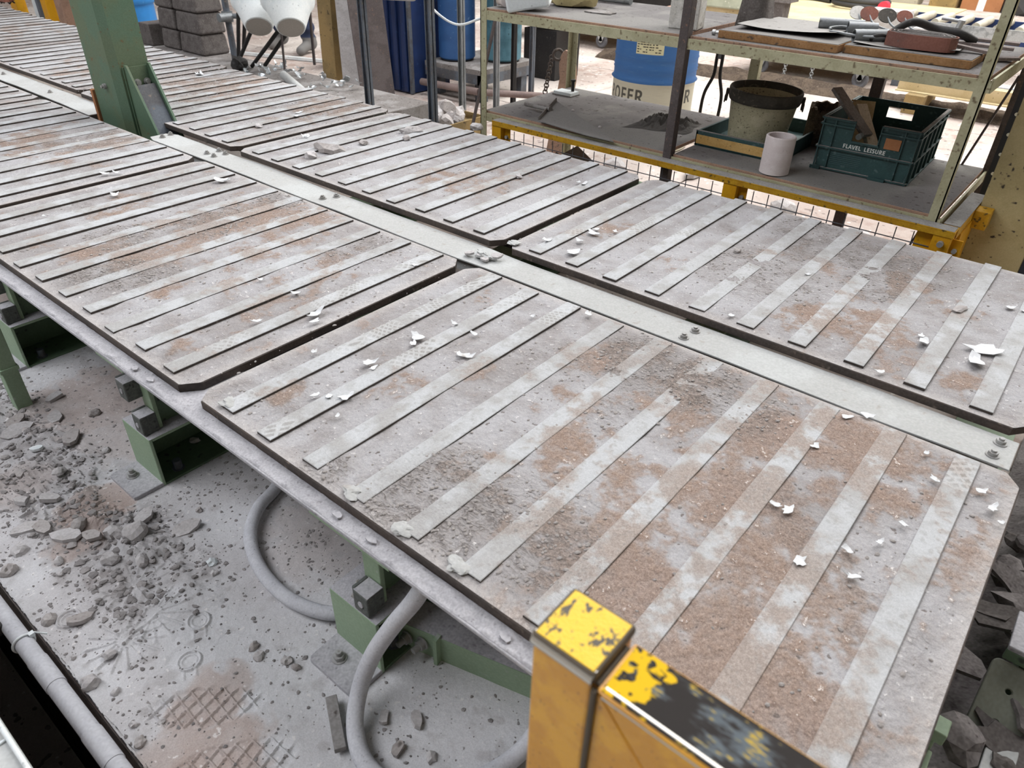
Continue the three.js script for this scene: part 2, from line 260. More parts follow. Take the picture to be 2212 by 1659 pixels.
const TREAD = [[-1.345, -1.05, .1], [-1.345, -1.5, .09], [-1.34, -1.27, .06], [-1.19, -1.09, .08], [-1.19, -1.45, .07], [-1.18, -.66, .04], [-1.59, -1.17, .1], [-1.59, -1.5, .1], [-1.6, -.8, .05], [-1.04, -1.5, .07], [-1.36, -.66, .04], [-1.31, -2.02, .06], [-1.3, -2.5, .08], [-1.16, -2.25, .1], [-1.16, -2.5, .05], [-1.01, -2.3, .06], [-1.62, -2.2, .06], [-1.5, -2.4, .07], [0.01, -1.5, .05], [-1.44, -1.2, .05]];
function field(list, x, z, w) { let m = 0; for (const [a, b, r, s] of list) { const dx = x - a, dz = (z - b) * 0.8, d = Math.sqrt(dx * dx + dz * dz) / r; if (d < 1.6) { const k = s * ss(1.25, 0.75, d + w); if (k > m) m = k; } } return m; }
const dustFill = (x, z) => { // how deep loose sand lies on the plates, in metres
  const n = fbm(x * 2.6 + 3, z * 2.6, 3), m = fbm(x * 9, z * 14 + 7, 3);
  let k = -0.0045 + 0.0095 * n + 0.005 * (m - 0.5);
  k += 0.0035 * field(BROWN, x, z, (m - .5) * .6) + 0.003 * field(ROUGH, x, z, (m - .5) * .5);
  if (z > -1.7) k += x > -1.47 ? 0.0032 * ss(-1.25, -0.85, x) - 0.001 : x > -3.1 ? 0.0022 * ss(0.75, 0.35, Math.abs(x + 2.3)) - 0.0012 : 0.0;
  else k += x > -1.49 ? 0.0026 * ss(-1.15, -0.7, x) - 0.0008 : -0.0022;
  const over = field(ROUGH, x, z, (m - .5) * .5); return Math.max(0.0004, Math.min(k, 0.0062 + 0.0012 * m + 0.0024 * over * (m > .6 ? 1 : 0)));
};
function hump(list, x, z) { let m = 0; for (const [a, b, r, s] of list) { const dx = x - a, dz = (z - b) * 0.8, k = s * (1.15 - Math.sqrt(dx * dx + dz * dz) / r * .9); if (k > m) m = k; } return m; }
function deckTextures(x0, x1, z0, z1, W, H, seed) {
  const near = (l) => l.filter(([a, b, r]) => a > x0 - 2 * r && a < x1 + 2 * r && b > z0 - 2 * r && b < z1 + 2 * r), BR = near(BROWN), RO = near(ROUGH), TR = near(TREAD);
  const L = x1 - x0, D = z1 - z0, N = W * H, A = new Uint8Array(N * 4), B = new Uint8Array(N * 4), U = new Uint8Array(N * 4);
  for (let j = 0; j < H; j++) for (let i = 0; i < W; i++) {
    const x = x0 + (i + .5) / W * L, z = z0 + (j + .5) / H * D, k = (j * W + i) * 4;
    const n1 = fbm(x * 4.2 + seed, z * 4.2, 4), n2 = fbm(x * 21, z * 21 + seed, 3), n3 = fbm(x * 90 + seed, z * 90, 2), g = rnd() - 0.5;
    const n4 = noise(x * 330, z * 330), E = hump(BR, x, z) + 1.5 * (n1 - .5) + 1.25 * (n2 - .5) + .5 * (n3 - .5) - .42 + (z > -1.7 ? .30 * ss(-1.05, -.45, x) : .1 * ss(-1.2, -.6, x)), br = ss(-.03, .26, E + g * .12) * (.5 + .5 * ss(0, .7, E)), ro = Math.min(1, field(RO, x, z, (n2 - .5) * 1.3) + 0.35 * ss(.62, .75, fbm(x * 3 + 40, z * 5, 3)));
    // crumbs: ridged noise, sharp in the rough places
    const rid = 1 - Math.abs(2 * fbm(x * 62 + 9 + n2 * 4, z * 95 + seed, 3) - 1), cr = ss(.78, .97, rid) * ro * ss(.35, .6, n2);
    const edge = ss(.0, .05, Math.min(x - x0, x1 - x, z - z0, z1 - z));
    let c = mix3([173, 172, 174], [152, 148, 147], ss(.3, .66, n1 * .6 + n2 * .4));
    c = mix3(c, mix3([145, 124, 109], [148, 131, 122], n1), br * (.7 + .3 * n3)); c = mix3(c, [132, 126, 122], ro * .5 * (0.4 + n2)); c = mix3(c, [96, 90, 87], cr * .6);
    if (n3 > .83 && g > .1) c = mix3(c, [236, 234, 232], .8); if (n3 < .15 && n2 < .5) c = mix3(c, [98, 90, 86], .65);
    c = mix3([186, 181, 178], c, edge * .6 + .4);
    const gg = g * (26 + 22 * br) + (n4 - .5) * (12 + 14 * br); A[k] = c[0] + gg; A[k + 1] = c[1] + gg * .95; A[k + 2] = c[2] + gg * .9; A[k + 3] = 255;
    // slats: swept paler, smudged with the same sand, tyre and boot treads stamped in the film of dust
    let s = mix3([185, 187, 189], [167, 166, 165], ss(.36, .62, n2 * .6 + n1 * .4)); s = mix3(s, [154, 135, 123], br * .55 * ss(.3, .56, n2 * .7 + n3 * .3)); s = mix3(s, [150, 148, 146], ro * .6 * n2 + .3 * ss(.6, .8, n3));
    for (const [tx, tz, tr] of TR) { const dx = (x - tx) / tr, dz = (z - tz) / tr; if (dx * dx + dz * dz < 1.3) { const p = (Math.abs(((x * 36 + z * 48 + n1 * 9) % 1 + 1) % 1 - .5) < .22) || (Math.abs(((z * 40 - x * 42 + n1 * 11) % 1 + 1) % 1 - .5) < .18); if (!p) s = mix3(s, [142, 140, 136], .42 * ss(.42, .56, n2) * ss(1.2, .5, dx * dx + dz * dz) * ss(.25, .5, n1 + n2 * .4)); else s = mix3(s, [205, 207, 208], .3); } }
    B[k] = s[0] + gg * .8; B[k + 1] = s[1] + gg * .8; B[k + 2] = s[2] + gg * .8; B[k + 3] = 255;
    const h = Math.max(0, Math.min(1, .3 + .26 * (n3 - .5) + .06 * g + .3 * (n2 - .5) + cr * -.2 + ro * .5 * (rid - .5) * (0.4 + n2) + .1 * br * (n3 - .5)));
    U[k] = U[k + 1] = U[k + 2] = h * 255; U[k + 3] = 255;
  }
  const mk = (d, srgb) => { const t = new THREE.DataTexture(d, W, H, THREE.RGBAFormat); t.magFilter = THREE.LinearFilter; t.minFilter = THREE.LinearMipmapLinearFilter; t.generateMipmaps = true; if (srgb) t.colorSpace = THREE.SRGBColorSpace; t.wrapS = t.wrapT = THREE.ClampToEdgeWrapping; t.needsUpdate = true; return t; };
  const a = mk(A, true), b = mk(B, true), u = mk(U, false);
  return { sand: new THREE.MeshPhysicalMaterial({ specularIntensity: .1, map: a, bumpMap: u, bumpScale: 0.012, roughness: 1 }), slat: new THREE.MeshPhysicalMaterial({ specularIntensity: .25, map: b, bumpMap: u, bumpScale: 0.004, roughness: 0.85 }) };
}
const SLAT_H = 0.0088;
function planarUV(g, x0, x1, z0, z1) { if (g.index) g = g.toNonIndexed(); const p = g.attributes.position, uv = new Float32Array(p.count * 2); for (let i = 0; i < p.count; i++) { uv[2 * i] = (p.getX(i) - x0) / (x1 - x0); uv[2 * i + 1] = (p.getZ(i) - z0) / (z1 - z0); } g.setAttribute('uv', new THREE.BufferAttribute(uv, 2)); return g; }
function deckPlate(x0, x1, z0, z1, slats, zs0, zs1, mats, step, label, group, uvBox) {
  const t = thing('deck_plate', label, 'deck plate', [(x0 + x1) / 2, DECK - 0.022, (z0 + z1) / 2], group), c = 0.035, d = 0.045;
  const outl = [[x0 + c, z0], [x1 - c, z0], [x1, z0 + d], [x1, z1 - d], [x1 - c, z1], [x0 + c, z1], [x0, z1 - d], [x0, z0 + d]];
  part(t, 'plate', prism(outl, DECK - 0.022, DECK, 0.0015), M.darkSteel);
  const U = uvBox ?? [x0, x1, z0, z1];
  // loose sand lying on the plate, as a surface of its own
  const nx = Math.round((x1 - x0) / step), nz = Math.round((z1 - z0) / step), P = [], UV = [], I = [];
  for (let j = 0; j <= nz; j++) for (let i = 0; i <= nx; i++) {
    let x = mix(x0 + .003, x1 - .003, i / nx), z = mix(z0 + .003, z1 - .003, j / nz);
    const ex = Math.min(x - x0, x1 - x), ez = Math.min(z - z0, z1 - z), over = 1 - (ex / c + ez / d); if (over > 0) { const k = over / 2; x += (x - x0 < x1 - x ? 1 : -1) * k * c; z += (z - z0 < z1 - z ? 1 : -1) * k * d; }
    const e = Math.min(ex, ez); P.push(x, DECK + 0.0004 + dustFill(x, z) * ss(-0.004, 0.03, e), z); UV.push((x - U[0]) / (U[1] - U[0]), (z - U[2]) / (U[3] - U[2]));
    if (i < nx && j < nz) { const q = j * (nx + 1) + i; I.push(q, q + nx + 1, q + 1, q + 1, q + nx + 1, q + nx + 2); }
  }
  const g = new THREE.BufferGeometry(); g.setAttribute('position', new THREE.Float32BufferAttribute(P, 3)); g.setAttribute('uv', new THREE.Float32BufferAttribute(UV, 2)); g.setIndex(I); g.computeVertexNormals(); g.translate(-t.position.x, -t.position.y, -t.position.z);
  const sm = new THREE.Mesh(g, mats.sand); sm.name = 'sand_layer'; sm.userData.kind = 'stuff'; sm.castShadow = sm.receiveShadow = true; t.add(sm);
  for (const xr of slats) {
    const ends = [rr(-.006, .006), rr(-.006, .006)], sk = rr(-.0015, .0015);
    let s = prism([[xr - .05, zs0 + ends[0]], [xr + sk, zs0 + ends[0]], [xr - sk, zs1 + ends[1]], [xr - .05, zs1 + ends[1]]], DECK, DECK + SLAT_H + rr(-.0008, .0008), 0.0012);
    s = planarUV(s, ...U);
    // dark steel flanks, dusted top
    const nrm = s.attributes.normal, tri = s.attributes.position.count / 3, order = [[], []];
    for (let k = 0; k < tri; k++) order[nrm.getY(k * 3) > 0.5 ? 0 : 1].push(k);
    const q = new THREE.BufferGeometry(), cat = (a, w) => { const o = new Float32Array(tri * 3 * w); let at = 0; for (const l of order) for (const k of l) for (let e = 0; e < 3 * w; e++) o[at++] = a.array[k * 3 * w + e]; return new THREE.BufferAttribute(o, w); };
    q.setAttribute('position', cat(s.attributes.position, 3)); q.setAttribute('normal', cat(nrm, 3)); q.setAttribute('uv', cat(s.attributes.uv, 2));
    q.addGroup(0, order[0].length * 3, 0); q.addGroup(order[0].length * 3, order[1].length * 3, 1);
    q.translate(-t.position.x, -t.position.y, -t.position.z);
    const m = new THREE.Mesh(q, [mats.slat, M.slatSide]); m.name = 'slat'; m.castShadow = m.receiveShadow = true; t.add(m);
  }
  return t;
}
M.slatSide = grimy(0x453e3a, 0x39332f, 0.7, 0x6a625d, 0.25, { f: 20, grain: 14, rough: 0.85 });
{
  const P = 0.1505, n10 = (a) => [...Array(10)].map((_, i) => a + i * P);
  const N = [[-1.457, 0.118, -1.3176], [-3.065, -1.490, -2.9254], [-4.673, -3.098, -4.5334], [-6.281, -4.706, -6.1414]];
  const Fr = [[-1.477, 0.100, -1.3377], [-3.085, -1.510, -2.9457], [-4.693, -3.118, -4.5537], [-6.301, -4.726, -6.1617], [-7.909, -6.334, -7.7697], [-9.517, -7.942, -9.3777]];
  const nl = ['nearest ribbed steel deck plate, with a chamfered corner beside the yellow guard rail', 'brown sandy ribbed deck plate of the near row, left of the open gap', 'ribbed steel deck plate of the near row lying beside the green column', 'farthest ribbed deck plate of the near row, at the left edge of the photo'];
  const fl = ['ribbed steel deck plate of the far row in front of the green crate', 'ribbed deck plate of the far row before the left end of the yellow fence', 'ribbed steel deck plate of the far row just right of the green column', 'ribbed steel deck plate of the far row directly behind the green column', 'second farthest ribbed deck plate of the far row, left of the green column', 'farthest ribbed deck plate of the far row in the top left corner'];
  let shared;
  N.forEach(([a, b, s], i) => { const W = [2048, 1536, 1024, 1024][i]; const m = deckTextures(a, b, -1.588, -.605, W, Math.round(W * .63), i * 11); deckPlate(a, b, -1.588, -.605, n10(s), -1.569, -.624, m, [.007, .008, .012, .014][i], nl[i]); });
  Fr.forEach(([a, b, s], i) => { const dz = [0, 0, -.01, -.03, -.06, -.09][i], W = [1536, 1280, 1024, 768][Math.min(i, 3)]; const z0 = -2.752 + dz, z1 = -1.772 + dz;
    if (i < 4 || !shared) shared = deckTextures(a, b, z0, z1, W, Math.round(W * .63), 50 + i * 13);
    const u = i === 5 ? [Fr[4][0] - 1.608, Fr[4][1] - 1.608, z0, z1] : undefined;
    deckPlate(a, b, z0, z1, n10(s), -2.742 + dz, -1.796 + dz, shared, [.008, .009, .012, .016, .02, .02][i], fl[i], undefined, u); });
}
// ---------- rails that carry the plates ----------
{
  const y = DECK - 0.0225;
  const r = thing('side_rail', 'dusty steel side rail running along the front of the near deck', 'rail', [-3.5, y - .1, -.62]);
  part(r, 'flange', rbx(-8.2, .30, y - .009, y, -.76, -.563, .002), M.dust);
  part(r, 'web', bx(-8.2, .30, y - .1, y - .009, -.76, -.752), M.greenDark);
  // film of fallen sand on the flange, with a lumpy surface
  const P = [], I = [], nx = 900, nz = 12; for (let j = 0; j <= nz; j++) for (let i = 0; i <= nx; i++) { const x = mix(-5.2, .29, i / nx), z = mix(-.6035, -.5645 - .004 * fbm(x * 30, 4, 3), j / nz), e = j === nz ? 0 : 1; P.push(x, y + .0006 + e * (.001 + .009 * Math.max(0, fbm(x * 34, z * 70, 3) - .42) + .008 * Math.max(0, fbm(x * 7 + 5, z * 40, 3) - .62)), z); if (i < nx && j < nz) { const q = j * (nx + 1) + i; I.push(q, q + nx + 1, q + 1, q + 1, q + nx + 1, q + nx + 2); } }
  const g = new THREE.BufferGeometry(); g.setAttribute('position', new THREE.Float32BufferAttribute(P, 3)); g.setIndex(I); g.computeVertexNormals(); part(r, 'sand_layer', g, M.dust, { kind: 'stuff', sc: 1.6 });
  for (const [a, b] of [[-1.91, -1.76], [-.985, -.745]]) part(r, 'splice_plate', rbx(a, b, y - .032, y - .0095, -.63, -.572, .002), M.green);
  const r2 = thing('inner_rail', 'hidden steel rail under the inner edge of the near deck plates', 'rail', [-3.5, y - .1, -1.5]); part(r2, 'flange', [bx(-8.2, .05, y - .009, y, -1.57, -1.46)], M.darkSteel); part(r2, 'web', bx(-8.2, .05, y - .1, y - .009, -1.57, -1.56), M.darkSteel);
  const r3 = thing('inner_rail', 'steel rail under the near edge of the far deck plates', 'rail', [-4.5, y - .1, -1.9]); part(r3, 'flange', [bx(-9.6, .05, y - .009, y, -2.0, -1.9)], M.darkSteel); part(r3, 'web', bx(-9.6, .05, y - .1, y - .009, -2.0, -1.99), M.darkSteel);
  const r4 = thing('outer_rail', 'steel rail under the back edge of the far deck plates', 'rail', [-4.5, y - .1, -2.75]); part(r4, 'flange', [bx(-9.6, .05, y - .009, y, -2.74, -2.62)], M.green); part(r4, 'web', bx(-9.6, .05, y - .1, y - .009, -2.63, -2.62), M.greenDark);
}
// ---------- centre strip between the two rows ----------
{
  const y = 0.527;
  const strip = (name, label, a, b, mk) => {
    const t = thing(name, label, 'cover strip', [(a + b) / 2, y - .12, -1.7]); const nx = Math.round((b - a) / .03), top = [], bot = [];
    for (let i = 0; i <= nx; i++) { const x = mix(a, b, i / nx), rd = b < -3 ? 0 : x < a + .06 ? .03 * (1 - (x - a) / .06) : 0; top.push([x, -1.764 + .010 * (fbm(x * 3.1, 2, 2) - .5) * 2 + rd + (b < -3 ? (x + 4) * .012 : 0)]); bot.push([x, -1.634 + .004 * (noise(x * 5, 9) - .5) * 2 - rd * .6 + (b < -3 ? (x + 4) * .012 : 0)]); }
    part(t, 'cover_plate', prism([...top, ...bot.reverse()], y - .005, y, .0008), M.dustPale);
    part(t, 'beam', bx(a + .03, b - .02, y - .125, y - .005, -1.745 + (b < -3 ? -.03 : 0), -1.65 + (b < -3 ? -.03 : 0)), M.dustPale);
    for (const [bxp, bz] of mk) part(t, 'bolt', hexBolt([bxp, y, bz], .011, .008, .005), M.bolt);
    return t;
  };
  strip('cover_strip', 'pale dusty cover strip with bolts between the two deck rows', -3.64, .09, [[-.728, -1.668], [-.721, -1.722], [.05, -1.668], [.055, -1.728], [-2.344, -1.679], [-2.321, -1.73], [-3.197, -1.689], [-3.137, -1.687], [-3.193, -1.748], [-3.131, -1.742], [-3.585, -1.685], [-3.6, -1.735]]);
  strip('cover_strip', 'short pale cover strip between the deck rows left of the green column', -8.0, -4.25, [[-4.9, -1.71], [-5.6, -1.72]]);
}
// ---------- green column with its gusset ----------
{
  const t = thing('column', 'green painted steel column rising through the deck with a bolted gusset', 'column', [-4.03, 0, -1.77]);
  const sec = [[-4.18, -1.672], [-3.935, -1.672], [-3.89, -1.70], [-3.89, -1.848], [-4.18, -1.848]];
  part(t, 'shaft', prism(sec, 0, 6.9, .004), M.colGreen);
  part(t, 'base_plate', rbx(-4.32, -3.72, 0, .03, -1.97, -1.58, .004), M.greenDark);
  const g = part(t, 'gusset', [bx(-3.889, -3.879, .40, .80, -1.846, -1.71)], M.colGreen);
  const wedge = (z) => { const s = new THREE.Shape([[0, .40], [.24, .40], [.02, .81], [0, .81]].map((p) => new THREE.Vector2(...p))); const e = new THREE.ExtrudeGeometry(s, { depth: .01, bevelEnabled: true, bevelSize: .001, bevelThickness: .001, bevelSegments: 1 }); e.translate(-3.879, 0, z); return e; };
  for (const z of [-1.728, -1.843]) part(t, 'gusset_rib', wedge(z), M.colGreen);
  part(t, 'gusset_infill', bar([-3.835, .72, -1.78], [-3.665, .40, -1.78], .10, .008), M.blueSteel);
  for (const z of [-1.765, -1.815]) { const l = [cyl(.013, .013, .012, [0, 0, 0], undefined, 6), cyl(.018, .018, .003, [0, -.006, 0], undefined, 18)]; part(t, 'bolt', l.map((q) => tf(q, [-3.87, .725, z], [0, 0, -Math.PI / 2])), M.bolt); }
  part(t, 'bolt', [tf(cyl(.013, .013, .014, [0, 0, 0], undefined, 6), [-4.03, .70, -1.664], [Math.PI / 2, 0, 0]), tf(cyl(.007, .007, .02, [0, 0, 0], undefined, 12), [-4.03, .70, -1.656], [Math.PI / 2, 0, 0])], M.bolt);
  part(t, 'packing_board', rbx(-4.21, -4.185, .40, .66, -1.74, -1.66, .003), M.card, { label: 'torn pinkish board against the foot of the column' });
}
// ---------- feet under the near deck ----------
function footFrame(x, label, extra) {
  const t = thing('cross_beam', label, 'support frame', [x, 0, -.62]);
  const w = .165, h = .183;
  part(t, 'foot_plate', [prism([[x - w / 2, -.62], [x - w / 2 + .004, -.535], [x - w / 2 + .012, -.528], [x + w / 2 - .004, -.528], [x + w / 2, -.535], [x + w / 2, -.62]], .002, .0165, .0015)], M.dust);
  part(t, 'front_plate', rbx(x - w / 2, x + w / 2, .001, h, -.628, -.618, .003), M.green);
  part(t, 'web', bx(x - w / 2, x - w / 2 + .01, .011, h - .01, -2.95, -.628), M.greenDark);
  part(t, 'top_flange', rbx(x - w / 2, x + w / 2, h - .01, h, -2.95, -.628, .002), M.green);
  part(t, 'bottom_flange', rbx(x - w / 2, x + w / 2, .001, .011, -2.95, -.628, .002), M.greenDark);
  { const P = [], I = [], nx = 10, nz = 40; for (let j = 0; j <= nz; j++) for (let i = 0; i <= nx; i++) { const a = mix(x - w / 2, x + w / 2, i / nx), z = mix(-1.5, -.619, j / nz), e = (i && j < nz && i < nx) ? 1 : 0; P.push(a, h + .0005 + e * (.002 + .003 * fbm(a * 40, z * 40, 2)), z); if (i < nx && j < nz) { const q = j * (nx + 1) + i; I.push(q, q + nx + 1, q + 1, q + 1, q + nx + 1, q + nx + 2); } } const g = new THREE.BufferGeometry(); g.setAttribute('position', new THREE.Float32BufferAttribute(P, 3)); g.setIndex(I); g.computeVertexNormals(); part(t, 'sand_layer', g, M.dust, { kind: 'stuff', sc: 1.6 }); }
  part(t, 'upright', rbx(x - .005, x + .052, h, .518, -.682, -.668, .003), M.green); part(t, 'upright_web', bx(x + .02, x + .03, h, .515, -.748, -.682), M.greenDark);
  part(t, 'bolt', hexBolt([x - .02, .0165, -.575], .014, .011, .012), M.bolt);
  part(t, 'bolt', hexBolt([x + .045, .011, -.69], .014, .03, .0), M.blueSteel);
  const nb = extra ?? 2;
  for (let k = 0; k < nb; k++) { const cx = x - .02 - k * .03, cy = h + .035 + k * .0, cz = -.70 + k * 0; const y = h + .036 + k * .095;
    const ox = x + .012 - k * .056, oz = -.64 - k * .006; const b = part(t, 'clamp_block', [rbx(ox, ox + .05, y - .032, y + .032, oz - .028, oz + .022, .004), rbx(ox - .006, ox + .003, y - .036, y + .036, oz - .024, oz + .018, .002)], M.clamp); part(b, 'sand_layer', rbx(ox + .001, ox + .049, y + .0315, y + .034, oz - .026, oz + .02, .001), M.dust, { kind: 'stuff' });
    part(b, 'hole', tf(cyl(.0085, .0085, .003, [0, 0, 0], undefined, 16), [ox + .025, y, oz + .0225], [Math.PI / 2, 0, 0]), M.dust);
    part(b, 'bolt', [tf(cyl(.009, .009, .016, [0, 0, 0], undefined, 6), [ox - .012, y - .014, oz + .006], [0, 0, Math.PI / 2]), tf(cyl(.009, .009, .016, [0, 0, 0], undefined, 6), [ox - .012, y + .014, oz - .008], [0, 0, Math.PI / 2])], M.bolt);
  }
  return t;
}
footFrame(-1.958, 'green cross beam on an angled foot, under the gap between the deck plates');
footFrame(-.955, 'green cross beam on a foot plate, standing inside the grey hose loops', 1);
footFrame(-2.965, 'green cross beam at the left edge of the photo, behind the green post');
footFrame(.02, 'green cross beam under the chamfered end of the nearest deck plate', 1);
{
  const t = thing('green_post', 'green flat steel post with a collar standing at the left edge', 'post', [-2.63, 0, -.5]);
  part(t, 'upright', rbx(-2.665, -2.615, 0, .62, -.535, -.485, .003), M.green); part(t, 'collar', rbx(-2.67, -2.61, .16, .175, -.54, -.48, .002), M.green); part(t, 'cap', rbx(-2.668, -2.612, .62, .628, -.538, -.482, .002), M.green);
  const s = thing('brace_angle', 'low green angle bar bolted behind the hose', 'brace', [-.74, 0, -.77]);
  part(s, 'side', bar([-.915, .045, -.705], [-.42, .045, -.84], .006, .085), M.green); part(s, 'top', bar([-.915, .085, -.745], [-.42, .085, -.88], .08, .006), M.dust);
  part(s, 'end_plate', bar([-.80, .045, -.728], [-.79, .045, -.73], .022, .10), M.green);
  for (const [bx0, bz] of [[-.875, -.70], [-.835, -.712]]) part(s, 'bolt', [tf(cyl(.014, .014, .014, [0, 0, 0], undefined, 6), [bx0, .05, bz], [Math.PI / 2, 0, 0]), tf(cyl(.018, .018, .003, [0, 0, 0], undefined, 18), [bx0, .05, bz - .007], [Math.PI / 2, 0, 0]), tf(cyl(.008, .008, .03, [0, 0, 0], undefined, 12), [bx0, .05, bz + .01], [Math.PI / 2, 0, 0])], M.bolt);
}
// ---------- trodden sand floor in front of the deck ----------
const PRINTS = [ // x, z, angle, kind
  [-1.9, -.417, 2.5, 'lattice'], [-1.117, -.298, 2.3, 'lattice'], [-.95, -.27, 2.2, 'lattice'], [-1.59, -.208, .4, 'heel'], [-1.336, -.417, .5, 'heel'], [-1.25, -.341, .5, 'heel'], [-1.566, -.365, 0, 'radial'], [-1.44, -.35, 0, 'radial'], [-1.42, -.27, 0, 'radial']];
const SANDX = [-3.35, .45], SANDZ = [-1.3, -.14];
function printRelief(x, z) {
  let h = 0, m = 0;
  for (const [px, pz, a, k] of PRINTS) {
    const dx = x - px, dz = z - pz; if (Math.abs(dx) > .2 || Math.abs(dz) > .2) continue; const u = dx * Math.cos(a) + dz * Math.sin(a), v = -dx * Math.sin(a) + dz * Math.cos(a), w = (fbm(x * 40, z * 40, 2) - .5) * .5;
    if (k === 'lattice') { const e = Math.hypot(u / .14, v / .055) + w * .5; if (e < 1) { const s = ss(1, .8, e); const p = Math.abs((((u + v * .8) / .036) % 1 + 1) % 1 - .5), q = Math.abs((((u - v * .8) / .036) % 1 + 1) % 1 - .5); h += s * (-.005 + .0065 * Math.max(ss(.415, .47, p), ss(.415, .47, q))); m = Math.max(m, s); } }
    else if (k === 'heel') { const r = Math.hypot(u, v) + w * .006, r1 = Math.abs(r - .026), r2 = Math.abs(r - .018); const s = ss(.06, .045, Math.hypot(u, v)); h += s * (-.002 + .006 * Math.max(ss(.004, .001, r1), .6 * ss(.003, .001, r2))); if (u > .024 && u < .05 && Math.abs(v) < .03) h += .003 * ss(.004, .001, Math.abs(Math.abs(v) - .014)); }
    else { const r = Math.hypot(u, v), th = Math.atan2(v, u), s = ss(.10, .085, r) * ss(.016, .024, r + w * .01); const sp = Math.abs((th / (Math.PI * 2) * 15 % 1 + 1) % 1 - .5); h += s * (.005 * ss(.34, .46, sp) * (.5 + fbm(x * 30, z * 30, 2)) - .0012); h += .002 * ss(.003, .001, Math.abs(r - .024)); }
  }
  return [h, m];
}
const ruck = (x, z) => ss(-1.25, -1.6, x) * ss(-.2, -.3, z) * ss(-.62, -.47, z) * ss(.1, .2, Math.hypot(x + 1.958, (z + .575) * 1.3)) * ss(.1, .2, Math.hypot(x + 2.965, (z + .575) * 1.3));
function crust(x, z) { const s = .036, X = x / s, Z = z / s, i = Math.floor(X), j = Math.floor(Z); let b = 9, h = 0; for (let a = -1; a < 2; a++) for (let c = -1; c < 2; c++) { const q = i + a, w = j + c, dx = q + hsh(q + 900, w) - X, dz = w + hsh(q, w + 700) - Z, d = dx * dx + dz * dz * 1.4; if (d < b) { b = d; h = hsh(q + 33, w + 77) + .5 * dx * (hsh(q, w) - .5); } } return h; } // churned up area on the left
function sandY(x, z) {
  const n = fbm(x * 2.2 + 8, z * 2.2, 3), k = ruck(x, z), r = fbm(x * 15, z * 24 + 3, 4), big = ss(.5, .75, fbm(x * 7 + 1, z * 11, 3)) * k;
  return .001 + .007 * n + k * (.010 * ss(.3, .8, r) + .013 * crust(x, z) * ss(.38, .55, fbm(x * 5 + 2, z * 6, 2))) + .016 * big + .0035 * (fbm(x * 38, z * 38, 2) - .5) * (.4 + k) + printRelief(x, z)[0] * (1 - .5 * k) + .012 * ss(-.2, -.15, z) * (fbm(x * 9, 3, 3) - .35);
}
